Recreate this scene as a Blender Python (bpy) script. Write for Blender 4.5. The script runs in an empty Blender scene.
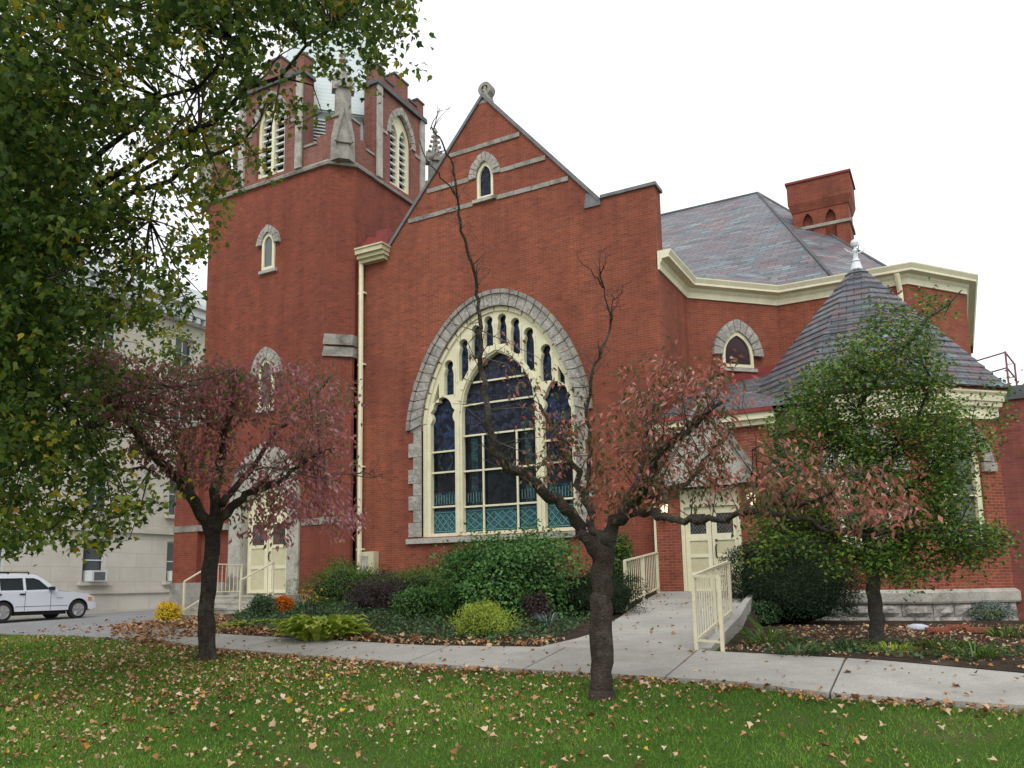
import bpy, math, random
import numpy as np
from mathutils import Vector, Matrix
random.seed(7); rng=np.random.default_rng(7)
scene=bpy.context.scene
COL=scene.collection
PI=math.pi

# ------------------------------------------------------------------ camera
FPX=830.0; PU,PV=490.0,460.0
def _n(v): return v/np.linalg.norm(v)
_y=_n(np.array([960-PU,-(575-PV),-FPX])); _x=-np.array([-982-PU,-(604-PV),-FPX])
_x=_n(_x-_x.dot(_y)*_y); _z=np.cross(_x,_y)
M3=np.stack([_x,_y,_z]); EYE=np.array([0,0,1.6])
cam=bpy.data.cameras.new('camera'); camo=bpy.data.objects.new('camera',cam); COL.objects.link(camo)
camo.matrix_world=Matrix.Translation(EYE.tolist())@Matrix(M3.tolist()).to_4x4()
cam.sensor_width=36; cam.lens=FPX/1024*36; cam.shift_x=(512-PU)/1024; cam.shift_y=(PV-384)/1024
cam.clip_end=3000; scene.camera=camo
def ray(u,v): return _n(M3@np.array([u-PU,-(v-PV),-FPX]))
def at(u,v,d): return EYE+ray(u,v)*d

def ss(t):
    t=np.clip(t,0,1); return t*t*(3-2*t)
def gz(x,y):
    x=np.asarray(x,float); y=np.asarray(y,float)
    zb=-.16+.0727*np.minimum(y,20.); zl=.10+.018*np.clip(y,-5,40)
    t=ss((-13-x)/11.); z=zb*(1-t)+zl*t
    xe=-2.97-(y-10.9)*.124; k=ss((x-xe-.06)/.16)*ss((y-10.2)/1.5); low=-.16+.0727*np.minimum(y,10.7)
    return z*(1-k)+low*k
def gzf(x,y): return float(gz(x,y))

# ------------------------------------------------------------------ materials
def mat(name,base=(.5,.5,.5),rough=.7,spec=.3,metal=0.):
    m=bpy.data.materials.new(name); m.use_nodes=True
    b=m.node_tree.nodes['Principled BSDF']
    b.inputs['Base Color'].default_value=(*base,1); b.inputs['Roughness'].default_value=rough
    b.inputs['Specular IOR Level'].default_value=spec; b.inputs['Metallic'].default_value=metal
    return m
class NT:
    def __init__(s,m): s.t=m.node_tree; s.b=s.t.nodes['Principled BSDF']
    def n(s,typ,**k):
        o=s.t.nodes.new(typ)
        for a,v in k.items():
            if a.startswith('i_'):
                key=a[2:].replace('_',' ')
                o.inputs[key].default_value=v
            else: setattr(o,a,v)
        return o
    def l(s,a,b): s.t.links.new(a,b)
    def ramp(s,stops):
        r=s.n('ShaderNodeValToRGB'); e=r.color_ramp.elements
        while len(e)<len(stops): e.new(.5)
        for i,(p,c) in enumerate(stops): e[i].position=p; e[i].color=(*c,1)
        return r
def mixc(N,fac,a,b,typ='MIX'):
    m=N.n('ShaderNodeMix',data_type='RGBA',blend_type=typ)
    def put(i,v):
        if hasattr(v,'is_linked') or hasattr(v,'links'): N.l(v,m.inputs[i])
        else: m.inputs[i].default_value=v if isinstance(v,(int,float)) else (*v,1)
    put(0,fac); put(6,a); put(7,b)
    return m.outputs[2]
def bump(N,h,strength=.4,dist=.02):
    b=N.n('ShaderNodeBump'); b.inputs['Strength'].default_value=strength; b.inputs['Distance'].default_value=dist
    N.l(h,b.inputs['Height']); N.l(b.outputs[0],N.b.inputs['Normal'])
def pos(N): return N.n('ShaderNodeNewGeometry').outputs['Position']
def noise(N,scale,detail=4,rough=.6,vec=None,dist=0):
    o=N.n('ShaderNodeTexNoise'); o.inputs['Scale'].default_value=scale; o.inputs['Detail'].default_value=detail
    o.inputs['Roughness'].default_value=rough; o.inputs['Distortion'].default_value=dist
    N.l(vec if vec is not None else pos(N),o.inputs['Vector']); return o.outputs[0]

def noisy(name,c1,c2,scale=3,rough=.8,bs=.2,bd=.01,c3=None,fine=40,stops=(.35,.65),spec=.25,fr=(.72,1.15)):
    m=mat(name,c1,rough,spec); N=NT(m)
    a=noise(N,scale); r=N.ramp([(stops[0],c1),(stops[1],c2)]); N.l(a,r.inputs[0])
    f=noise(N,fine,3); out=r.outputs[0]
    g=N.ramp([(.3,(fr[0],)*3),(.7,(fr[1],)*3)]); N.l(f,g.inputs[0])
    out=mixc(N,1.,out,g.outputs[0],'MULTIPLY')
    if c3: 
        k=noise(N,scale*.37,5,.7); r3=N.ramp([(.5,(0,0,0)),(.68,(1,1,1))]); N.l(k,r3.inputs[0])
        out=mixc(N,r3.outputs[0],out,c3)
    N.l(out,N.b.inputs['Base Color']); bump(N,f,bs,bd); return m

def brick(name,c1,c2,mortar,stain,w=.21,h=.068,ms=.006,smax=.55):
    m=mat(name,c1,.85,.2); N=NT(m)
    uv=N.n('ShaderNodeUVMap').outputs[0]
    b=N.n('ShaderNodeTexBrick'); b.inputs['Scale'].default_value=1; b.inputs['Brick Width'].default_value=w
    b.inputs['Row Height'].default_value=h; b.inputs['Mortar Size'].default_value=ms; b.inputs['Mortar Smooth'].default_value=.3
    b.inputs['Color1'].default_value=(*c1,1); b.inputs['Color2'].default_value=(*c2,1); b.inputs['Mortar'].default_value=(*mortar,1)
    b.inputs['Bias'].default_value=-.1
    N.l(uv,b.inputs['Vector'])
    a=noise(N,.35,6,.65); r=N.ramp([(.38,(0,0,0)),(.72,(smax,)*3)]); N.l(a,r.inputs[0])
    o=mixc(N,r.outputs[0],b.outputs[0],stain)
    f=noise(N,2.2,6,.7); g=N.ramp([(.25,(.86,.86,.86)),(.75,(1.14,1.11,1.1))]); N.l(f,g.inputs[0])
    o=mixc(N,1.,o,g.outputs[0],'MULTIPLY')
    mp=N.n('ShaderNodeMapping'); mp.inputs['Scale'].default_value=(2.6,2.6,.16); N.l(pos(N),mp.inputs[0])
    sk=noise(N,1.,5,.65,vec=mp.outputs[0]); gs=N.ramp([(.35,(.86,.84,.84)),(.6,(1.05,1.05,1.04))]); N.l(sk,gs.inputs[0])
    o=mixc(N,1.,o,gs.outputs[0],'MULTIPLY')
    ef=noise(N,.9,8,.8,dist=.6); ge=N.ramp([(.64,(0,0,0)),(.8,(.28,.28,.28))]); N.l(ef,ge.inputs[0])
    o=mixc(N,ge.outputs[0],o,(.38,.24,.19))
    wn=N.n('ShaderNodeTexWhiteNoise'); sn=N.n('ShaderNodeVectorMath',operation='SNAP'); sn.inputs[1].default_value=(w,h,1); N.l(uv,sn.inputs[0]); N.l(sn.outputs[0],wn.inputs[0])
    gw=N.ramp([(0,(.62,.6,.62)),(.14,(.95,.95,.95)),(.85,(1.02,1.0,.98)),(1,(1.28,1.2,1.1))]); N.l(wn.outputs[0],gw.inputs[0])
    o=mixc(N,.5,o,gw.outputs[0],'MULTIPLY') 
    N.l(o,N.b.inputs['Base Color'])
    inv=N.n('ShaderNodeMath',operation='SUBTRACT'); inv.inputs[0].default_value=1; N.l(b.outputs['Fac'],inv.inputs[1])
    bump(N,inv.outputs[0],.5,.008); return m

M={}
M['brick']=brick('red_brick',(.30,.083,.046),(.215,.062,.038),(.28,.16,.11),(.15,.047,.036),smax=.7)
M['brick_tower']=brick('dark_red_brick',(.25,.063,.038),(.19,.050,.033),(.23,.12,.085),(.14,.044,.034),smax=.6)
M['brick_old']=brick('weathered_belfry_brick',(.25,.085,.062),(.16,.06,.05),(.27,.19,.16),(.22,.13,.11),smax=.8)
M['brick_new']=brick('orange_brick',(.31,.085,.050),(.20,.056,.037),(.34,.21,.15),(.20,.06,.042))
M['brick_dark']=brick('purple_brick',(.25,.078,.058),(.19,.06,.047),(.19,.10,.09),(.16,.052,.05),ms=.006)
M['stone']=noisy('limestone_trim',(.50,.48,.42),(.38,.365,.32),2.5,.85,.5,.02,(.17,.16,.135),30)
M['stone_rough']=noisy('rock_faced_stone',(.47,.44,.39),(.29,.275,.25),6,.9,.8,.04,(.26,.25,.22),14)
M['stone_weather']=noisy('weathered_stone',(.38,.355,.31),(.25,.24,.21),3,.9,.5,.02,(.12,.115,.1),30)
M['coping']=noisy('grey_metal_coping',(.20,.205,.205),(.13,.135,.14),3,.6,.2,.01)
M['slate_cap']=noisy('dark_coping',(.12,.125,.13),(.075,.08,.085),3,.6,.2,.01)
M['cream']=noisy('cream_paint',(.80,.76,.55),(.70,.66,.46),3,.6,.15,.004,(.72,.68,.49),18,fr=(.93,1.04))
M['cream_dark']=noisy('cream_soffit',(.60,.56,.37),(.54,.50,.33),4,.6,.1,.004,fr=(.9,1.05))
M['white_paint']=noisy('white_siding_paint',(.72,.76,.76),(.62,.67,.67),2,.5,.1,.004,fr=(.92,1.05))
M['red_metal']=noisy('red_metal_flashing',(.26,.05,.042),(.20,.04,.035),3,.5,.1,.005)
M['concrete']=noisy('concrete',(.44,.43,.385),(.33,.32,.29),.9,.9,.3,.008,(.25,.24,.215),60,(.3,.7))
M['asphalt']=noisy('asphalt',(.27,.275,.28),(.23,.235,.24),1.1,.9,.4,.01,(.31,.31,.30),50)
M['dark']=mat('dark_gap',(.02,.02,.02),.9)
M['rail']=noisy('cream_railing_paint',(.74,.69,.50),(.68,.63,.46),8,.5,.1,.003,fr=(.9,1.05))
M['mauve']=mat('mauve_metal',(.22,.08,.12),.5)
M['black_metal']=mat('black_metal',(.02,.02,.02),.4,.5)
M['bark']=noisy('dark_bark',(.085,.068,.052),(.045,.036,.028),9,.95,1.,.06,(.14,.13,.105),45)
M['bark_grey']=noisy('grey_bark',(.10,.09,.075),(.06,.052,.043),9,.95,1.,.03,None,45)
M['twig']=noisy('grey_twig',(.12,.10,.085),(.08,.066,.056),9,.95,.4,.01,None,45)
M['soil']=noisy('mulch_soil',(.055,.036,.024),(.033,.022,.015),5,.95,1.,.04,(.085,.06,.04),35)
M['lime']=None

def limestone():
    m=mat('smooth_limestone_blocks',(.5,.47,.4),.85,.2); N=NT(m)
    uv=N.n('ShaderNodeUVMap').outputs[0]
    b=N.n('ShaderNodeTexBrick'); b.inputs['Scale'].default_value=1; b.inputs['Brick Width'].default_value=1.6
    b.inputs['Row Height'].default_value=.62; b.inputs['Mortar Size'].default_value=.012
    b.inputs['Color1'].default_value=(.64,.61,.53,1); b.inputs['Color2'].default_value=(.59,.56,.48,1); b.inputs['Mortar'].default_value=(.48,.45,.38,1)
    N.l(uv,b.inputs['Vector'])
    a=noise(N,.45,6,.65); r=N.ramp([(.45,(0,0,0)),(.75,(.7,.7,.7))]); N.l(a,r.inputs[0])
    o=mixc(N,r.outputs[0],b.outputs[0],(.42,.395,.34)); N.l(o,N.b.inputs['Base Color']); return m
M['lime']=limestone()

def slate(name,w=.28,h=.17,cols=None):
    m=mat(name,(.1,.1,.12),.55,.4); N=NT(m)
    uv=N.n('ShaderNodeUVMap').outputs[0]
    nz=noise(N,1.2,2,.5,vec=uv); 
    b=N.n('ShaderNodeTexBrick'); b.inputs['Scale'].default_value=1; b.inputs['Brick Width'].default_value=w
    b.inputs['Row Height'].default_value=h; b.inputs['Mortar Size'].default_value=.012; b.inputs['Mortar Smooth'].default_value=.4
    b.inputs['Color1'].default_value=(.06,.06,.06,1); b.inputs['Color2'].default_value=(1,1,1,1); b.inputs['Mortar'].default_value=(0,0,0,1)
    N.l(uv,b.inputs['Vector'])
    r=N.ramp(cols or [(0,(.04,.046,.05)),(.12,(.09,.11,.12)),(.35,(.155,.185,.19)),(.55,(.105,.13,.145)),(.75,(.155,.12,.125)),(.9,(.20,.23,.225)),(1,(.12,.145,.16))])
    r.color_ramp.interpolation='CONSTANT' if 0 else 'LINEAR'
    N.l(b.outputs[0],r.inputs[0])
    st=N.n('ShaderNodeMapping'); st.inputs['Scale'].default_value=(.55,2.4,1); N.l(uv,st.inputs[0])
    k=noise(N,1.,5,.7,vec=st.outputs[0]); g=N.ramp([(.3,(.40,.47,.54)),(.43,(.85,.92,1.0)),(.5,(1.2,.72,.76)),(.56,(.85,1.0,1.05)),(.70,(1.6,1.95,1.85))]); N.l(k,g.inputs[0])
    o=mixc(N,1.,r.outputs[0],g.outputs[0],'MULTIPLY'); N.l(o,N.b.inputs['Base Color'])
    inv=N.n('ShaderNodeMath',operation='SUBTRACT'); inv.inputs[0].default_value=1; N.l(b.outputs['Fac'],inv.inputs[1])
    sx=N.n('ShaderNodeSeparateXYZ'); N.l(uv,sx.inputs[0])
    dv=N.n('ShaderNodeMath',operation='DIVIDE'); N.l(sx.outputs[1],dv.inputs[0]); dv.inputs[1].default_value=h
    fr=N.n('ShaderNodeMath',operation='FRACT'); N.l(dv.outputs[0],fr.inputs[0])
    sb=N.n('ShaderNodeMath',operation='SUBTRACT'); N.l(inv.outputs[0],sb.inputs[0]); N.l(fr.outputs[0],sb.inputs[1])
    bump(N,sb.outputs[0],.9,.03); return m
M['slate']=slate('mottled_slate',.5,.22)
M['slate_big']=slate('turret_slate',.34,.21,[(0,(.035,.042,.045)),(.2,(.085,.105,.115)),(.45,(.12,.15,.155)),(.7,(.135,.105,.11)),(.85,(.10,.125,.135)),(1,(.155,.18,.18))])

def siding():
    m=mat('white_clapboard',(.74,.80,.78),.5,.3); N=NT(m)
    s=N.n('ShaderNodeSeparateXYZ'); N.l(pos(N),s.inputs[0])
    d=N.n('ShaderNodeMath',operation='DIVIDE'); N.l(s.outputs[2],d.inputs[0]); d.inputs[1].default_value=.16
    f=N.n('ShaderNodeMath',operation='FRACT'); N.l(d.outputs[0],f.inputs[0])
    i=N.n('ShaderNodeMath',operation='SUBTRACT'); i.inputs[0].default_value=1; N.l(f.outputs[0],i.inputs[1])
    bump(N,i.outputs[0],1.,.03); 
    a=noise(N,1.,4); r=N.ramp([(.3,(.56,.63,.62)),(.7,(.47,.55,.54))]); N.l(a,r.inputs[0]); N.l(r.outputs[0],N.b.inputs['Base Color']); return m
M['siding']=siding()

def glass(name,c1,c2,scale,rough=.12,leadw=.06,lead=(.01,.01,.012)):
    m=mat(name,c1,rough,.12); N=NT(m)
    v=N.n('ShaderNodeTexVoronoi'); v.inputs['Scale'].default_value=scale; N.l(pos(N),v.inputs['Vector'])
    s=N.n('ShaderNodeSeparateColor'); N.l(v.outputs['Color'],s.inputs[0])
    r=N.ramp([(.1,c1),(.9,c2)]); N.l(s.outputs[0],r.inputs[0])
    e=N.n('ShaderNodeTexVoronoi',feature='DISTANCE_TO_EDGE'); e.inputs['Scale'].default_value=scale; N.l(pos(N),e.inputs['Vector'])
    k=N.ramp([(leadw*.5,(0,0,0)),(leadw,(1,1,1))]); N.l(e.outputs['Distance'],k.inputs[0])
    N.l(mixc(N,k.outputs[0],lead,r.outputs[0]),N.b.inputs['Base Color']); return m
M['glass_dark']=glass('dark_stained_glass',(.004,.006,.008),(.014,.02,.026),6)
M['glass_blue']=glass('blue_stained_glass',(.004,.009,.02),(.026,.05,.11),8,.15)
M['glass_violet']=glass('violet_stained_glass',(.010,.012,.022),(.038,.044,.075),8,.15)
M['glass_teal']=glass('teal_glass',(.025,.10,.12),(.05,.17,.19),14,.2)
M['glass_teal_dk']=glass('dark_teal_glass',(.008,.02,.026),(.03,.08,.09),12,.2)
M['tealline']=mat('pale_teal_lead',(.17,.33,.33),.5)
M['pane']=mat('window_pane',(.03,.04,.045),.08,.5)
M['pane_grey']=mat('grey_window_pane',(.11,.13,.12),.15,.5)
M['pane_plum']=mat('plum_glass',(.035,.014,.018),.3,.4)

# leaf materials driven by a per-leaf "tint"
def leafmat(name,stops,trans=.35,rough=.5):
    m=mat(name,stops[0][1],rough,.3); N=NT(m)
    a=N.n('ShaderNodeAttribute'); a.attribute_name='tint'
    r=N.ramp(stops); N.l(a.outputs['Fac'],r.inputs[0]); N.l(r.outputs[0],N.b.inputs['Base Color'])
    t=N.n('ShaderNodeBsdfTranslucent'); N.l(r.outputs[0],t.inputs[0])
    x=N.n('ShaderNodeMixShader'); x.inputs[0].default_value=trans
    N.l(N.b.outputs[0],x.inputs[1]); N.l(t.outputs[0],x.inputs[2])
    out=[n for n in N.t.nodes if n.type=='OUTPUT_MATERIAL'][0]; N.l(x.outputs[0],out.inputs[0]); return m
M['lf_maple']=leafmat('maple_leaves',[(0,(.032,.068,.018)),(.35,(.08,.14,.028)),(.7,(.20,.26,.04)),(.85,(.29,.29,.035)),(.93,(.50,.40,.03)),(1,(.38,.17,.03))],.5)
M['lf_pink']=leafmat('pink_dogwood_leaves',[(0,(.11,.15,.04)),(.25,(.17,.18,.07)),(.4,(.27,.16,.12)),(.58,(.38,.14,.15)),(.8,(.54,.19,.23)),(.95,(.66,.40,.40)),(1,(.38,.36,.06))],.5)
M['lf_red']=leafmat('russet_dogwood_leaves',[(0,(.07,.09,.028)),(.25,(.13,.115,.045)),(.42,(.21,.12,.065)),(.58,(.34,.11,.08)),(.72,(.50,.14,.12)),(.84,(.56,.23,.19)),(.94,(.60,.38,.32)),(1,(.13,.17,.04))],.4)
M['lf_holly']=leafmat('holly_leaves',[(0,(.04,.09,.022)),(.5,(.095,.185,.035)),(.85,(.19,.30,.05)),(.97,(.33,.33,.05)),(1,(.30,.12,.03))],.35,.35)
M['lf_bush']=leafmat('glossy_green_leaves',[(0,(.035,.10,.025)),(.6,(.07,.19,.04)),(1,(.16,.30,.07))],.25,.35)
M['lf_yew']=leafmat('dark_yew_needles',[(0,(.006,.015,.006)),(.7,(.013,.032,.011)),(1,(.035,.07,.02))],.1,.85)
M['lf_lime']=leafmat('lime_leaves',[(0,(.17,.26,.03)),(.6,(.33,.43,.05)),(1,(.52,.58,.11))],.35)
M['lf_ivy']=leafmat('ground_cover_leaves',[(0,(.03,.075,.03)),(.6,(.065,.14,.055)),(.92,(.12,.21,.07)),(1,(.22,.14,.06))],.25)
M['lf_plum']=leafmat('plum_leaves',[(0,(.035,.024,.025)),(.7,(.07,.045,.045)),(1,(.10,.09,.05))],.2)
M['lf_perennial']=leafmat('soft_green_leaves',[(0,(.05,.10,.02)),(.7,(.10,.19,.035)),(1,(.2,.28,.06))],.35)
M['lf_silver']=leafmat('silver_green_leaves',[(0,(.10,.14,.12)),(1,(.26,.32,.30))],.2)
M['fl_yellow']=leafmat('yellow_petals',[(0,(.6,.38,.01)),(1,(.85,.62,.03))],.3)
M['fl_orange']=leafmat('orange_petals',[(0,(.42,.10,.01)),(1,(.75,.24,.02))],.3)
M['lf_fallen']=leafmat('fallen_leaves',[(0,(.18,.08,.035)),(.25,(.36,.17,.07)),(.5,(.46,.28,.15)),(.8,(.60,.45,.29)),(.92,(.68,.54,.38)),(.96,(.62,.42,.05)),(1,(.46,.12,.04))],.1,.8)
M['lf_grass']=leafmat('grass_blades',[(0,(.075,.165,.022)),(.45,(.135,.28,.03)),(.8,(.22,.37,.05)),(1,(.36,.38,.12))],.35,.6)

# ------------------------------------------------------------------ mesh helpers
def uvs(me):
    uv=me.uv_layers.new(name='UVMap')
    for p in me.polygons:
        n=p.normal
        if abs(n.z)<.93:
            t=Vector((-n.y,n.x,0)); t.normalize()
            if abs(n.z)<.25: vv=Vector((0,0,1))
            else: vv=n.cross(t); vv=vv if vv.z>0 else -vv
        else: t=Vector((1,0,0)); vv=Vector((0,1,0))
        for li in p.loop_indices:
            c=me.vertices[me.loops[li].vertex_index].co
            uv.data[li].uv=(c.dot(t),c.dot(vv))
def setup(o,parent,label,kind,cat,group):
    COL.objects.link(o)
    if parent is not None:
        o.parent=parent
        off=parent.get('_off')
        if off is not None: o.matrix_parent_inverse=Matrix.Translation([-a for a in off])
    if label: o['label']=label
    if kind: o['kind']=kind
    if cat: o['category']=cat
    if group: o['group']=group
    return o
def thing(name,label,cat,loc=(0,0,0),group=None):
    o=bpy.data.objects.new(name,None); o.empty_display_size=.3
    o.location=loc; o['_off']=list(loc); setup(o,None,label,None,cat,group); return o
class MB:
    def __init__(s): s.v=[]; s.f=[]; s.mi=[]; s.cur=0
    def add(s,vs,fs):
        b=len(s.v); s.v+= [tuple(map(float,p)) for p in vs]
        s.f+=[tuple(b+i for i in f) for f in fs]; s.mi+=[s.cur]*len(fs); return s
    def box(s,x0,y0,z0,x1,y1,z1):
        return s.add([(x0,y0,z0),(x1,y0,z0),(x1,y1,z0),(x0,y1,z0),(x0,y0,z1),(x1,y0,z1),(x1,y1,z1),(x0,y1,z1)],
            [(3,2,1,0),(4,5,6,7),(0,1,5,4),(1,2,6,5),(2,3,7,6),(3,0,4,7)])
    def hexa(s,b,t):   # 4 bottom pts ccw, 4 top pts
        return s.add(list(b)+list(t),[(3,2,1,0),(4,5,6,7),(0,1,5,4),(1,2,6,5),(2,3,7,6),(3,0,4,7)])
    def prism(s,poly,z0,z1):
        n=len(poly); vs=[(x,y,z0) for x,y in poly]+[(x,y,z1) for x,y in poly]
        return s.add(vs,[tuple(reversed(range(n))),tuple(range(n,2*n))]+[(i,(i+1)%n,n+(i+1)%n,n+i) for i in range(n)])
    def loft(s,rings,caps=True):
        n=len(rings[0]); b=[p for r in rings for p in r]; fs=[]
        for k in range(len(rings)-1):
            for i in range(n): fs.append((k*n+i,k*n+(i+1)%n,(k+1)*n+(i+1)%n,(k+1)*n+i))
        if caps: fs+= [tuple(reversed(range(n))),tuple((len(rings)-1)*n+i for i in range(n))]
        return s.add(b,fs)
    def lathe(s,cx,cy,prof,n=16,rot=0.,sq=1):
        return s.loft([[(cx+r*math.cos(rot+2*PI*i/n),cy+r*math.sin(rot+2*PI*i/n),z) for i in range(n)] for r,z in prof])
    def tube(s,pts,rad,n=6,cap=True):
        pts=[Vector(p) for p in pts]; rad=rad if hasattr(rad,'__len__') else [rad]*len(pts)
        rings=[]; up=Vector((0,0,1)); prev=None
        for i,p in enumerate(pts):
            d=(pts[min(i+1,len(pts)-1)]-pts[max(i-1,0)]).normalized()
            a=prev if prev is not None else (up if abs(d.z)<.9 else Vector((1,0,0)))
            x=(a-d*a.dot(d)); x=x.normalized() if x.length>1e-6 else d.orthogonal().normalized(); y=d.cross(x); prev=x
            rings.append([p+ (x*math.cos(2*PI*k/n)+y*math.sin(2*PI*k/n))*rad[i] for k in range(n)])
        return s.loft(rings,cap)
    def bar(s,p,q,w,h=None):
        p=Vector(p);q=Vector(q);d=(q-p).normalized(); h=h or w
        a=Vector((0,0,1)) if abs(d.z)<.95 else Vector((1,0,0))
        x=d.cross(a).normalized(); y=x.cross(d)
        c=[(-1,-1),(1,-1),(1,1),(-1,1)]
        return s.hexa([p+x*w/2*i+y*h/2*j for i,j in c],[q+x*w/2*i+y*h/2*j for i,j in c])
    def build(s,name,m,parent=None,smooth=False,label=None,kind=None,cat=None,group=None,bevel=0):
        me=bpy.data.meshes.new(name); me.from_pydata(s.v,[],s.f)
        ms=m if isinstance(m,(list,tuple)) else [m]
        for k in ms: me.materials.append(M[k])
        me.polygons.foreach_set('material_index',s.mi)
        me.update(); 
        import bmesh
        bm=bmesh.new(); bm.from_mesh(me); bmesh.ops.recalc_face_normals(bm,faces=bm.faces); bm.to_mesh(me); bm.free()
        if smooth: me.polygons.foreach_set('use_smooth',[True]*len(me.polygons))
        uvs(me)
        o=bpy.data.objects.new(name,me); setup(o,parent,label,kind,cat,group)
        if bevel:
            b=o.modifiers.new('b','BEVEL'); b.width=bevel; b.segments=2; b.limit_method='ANGLE'
        return o
class Frame:
    """vertical plane: a along T, z up, d outwards along N"""
    def __init__(s,O,T):
        s.O=Vector((O[0],O[1],0)); s.T=Vector((T[0],T[1],0)).normalized(); s.N=Vector((s.T.y,-s.T.x,0))
    def p(s,a,z,d=0.): return s.O+s.T*a+s.N*d+Vector((0,0,z))
FX=Frame((0,0),(1,0))
def fill2d(outer,holes):
    cu=bpy.data.curves.new('t','CURVE'); cu.dimensions='2D'; cu.fill_mode='BOTH'; cu.resolution_u=1
    for poly in [outer]+list(holes):
        sp=cu.splines.new('POLY'); sp.points.add(len(poly)-1); sp.use_cyclic_u=True
        for i,(a,z) in enumerate(poly): sp.points[i].co=(a,z,0,1)
    cu.extrude=.5
    o=bpy.data.objects.new('t',cu); COL.objects.link(o)
    bpy.context.view_layer.update()
    me=bpy.data.meshes.new_from_object(o.evaluated_get(bpy.context.evaluated_depsgraph_get()))
    vs=[tuple(v.co) for v in me.vertices]; fs=[tuple(p.vertices) for p in me.polygons]
    bpy.data.objects.remove(o); bpy.data.curves.remove(cu); bpy.data.meshes.remove(me)
    return vs,fs
def plate(mb,fr,outer,holes,d0,d1):
    vs,fs=fill2d(outer,holes)
    mb.add([fr.p(x,y,d0+(z+.5)*(d1-d0)) for x,y,z in vs],fs); return mb
def arch(xc,hw,z0,zs,za,kind='g',n=14,p=.63):
    """closed outline of an arched opening, ccw"""
    pts=[(xc-hw,z0),(xc+hw,z0)]
    H=za-zs
    ts=[1-2*i/(2*n) for i in range(2*n+1)]
    for t in ts:
        if kind=='e': z=zs+H*max(0,1-t*t)**p
        else:
            R=(H*H+hw*hw)/(2*hw); x=abs(t)*hw; c=R-hw; z=zs+math.sqrt(max(0,R*R-(x+c)**2)) if R>=hw else zs+H*math.sqrt(max(0,1-t*t))
        pts.append((xc+t*hw,z))
    if abs(pts[2][1]-z0)<1e-4: pts=pts[2:]
    out=[pts[0]]
    for q in pts[1:]:
        if (q[0]-out[-1][0])**2+(q[1]-out[-1][1])**2>1e-8: out.append(q)
    return out
def voussoirs(mb,fr,inner,outer,d0,d1,n):
    """inner/outer: functions t(-1..1)->(a,z)"""
    for i in range(n):
        g_=.10/n; a=-1+2*i/n+g_; b=-1+2*(i+1)/n-g_
        dd=d1+random.uniform(-.012,.012)
        k=3; 
        for j in range(k):
            t0=a+(b-a)*j/k; t1=a+(b-a)*(j+1)/k
            A,B,C_,D=inner(t0),inner(t1),outer(t1),outer(t0)
            mb.hexa([fr.p(*q,d0) for q in (A,B,C_,D)],[fr.p(*q,dd) for q in (A,B,C_,D)])
def archfn(xc,hw,zs,za,kind='g',p=.63):
    raw=_archfn(xc,hw,zs,za,kind,p)
    T=np.linspace(-1,1,161); P=np.array([raw(t) for t in T]); c=np.concatenate([[0],np.cumsum(np.linalg.norm(np.diff(P,axis=0),axis=1))]); c=c/c[-1]*2-1
    return lambda t:(float(np.interp(t,c,P[:,0])),float(np.interp(t,c,P[:,1])))
def _archfn(xc,hw,zs,za,kind='g',p=.63):
    H=za-zs
    def f(t):
        # parametrise by angle so pieces have similar length
        s=math.sin(t*PI/2); x=abs(s)*hw
        if kind=='e': z=zs+H*max(0,1-s*s)**p
        else:
            R=(H*H+hw*hw)/(2*hw); c=R-hw; z=zs+math.sqrt(max(0,R*R-(x+c)**2))
        return (xc+s*hw,z)
    return f

# ------------------------------------------------------------------ world and light
w=bpy.data.worlds.new('World'); scene.world=w; w.use_nodes=True; nt=w.node_tree
bg=nt.nodes['Background']; sky=nt.nodes.new('ShaderNodeTexSky'); sky.sky_type='NISHITA'; sky.sun_disc=False
SUN_EL=math.radians(48); SUN_AZ=math.radians(150)   # azimuth measured clockwise from +Y
sky.sun_elevation=SUN_EL; sky.sun_rotation=SUN_AZ; sky.air_density=1.; sky.dust_density=6
hs=nt.nodes.new('ShaderNodeHueSaturation'); hs.inputs['Saturation'].default_value=.12
nt.links.new(sky.outputs[0],hs.inputs['Color'])
mx=nt.nodes.new('ShaderNodeMix'); mx.data_type='RGBA'; mx.inputs[0].default_value=.86
nt.links.new(hs.outputs[0],mx.inputs[6]); mx.inputs[7].default_value=(9.6,9.75,10.0,1)   # an even bright overcast layer
nt.links.new(mx.outputs[2],bg.inputs[0]); bg.inputs[1].default_value=.115
sun=bpy.data.lights.new('sun','SUN'); sun.energy=.9; sun.angle=math.radians(25); sun.color=(1,.97,.93)
so=bpy.data.objects.new('sun',sun); COL.objects.link(so)
sd=Vector((math.sin(SUN_AZ)*math.cos(SUN_EL),math.cos(SUN_AZ)*math.cos(SUN_EL),math.sin(SUN_EL)))
so.rotation_euler=sd.to_track_quat('Z','Y').to_euler()
scene.view_settings.view_transform='Standard'; scene.view_settings.look='None'; scene.view_settings.gamma=1
scene.view_settings.exposure=.30
scene.render.engine='CYCLES'
scene.cycles.max_bounces=6; scene.cycles.transparent_max_bounces=4

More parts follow.
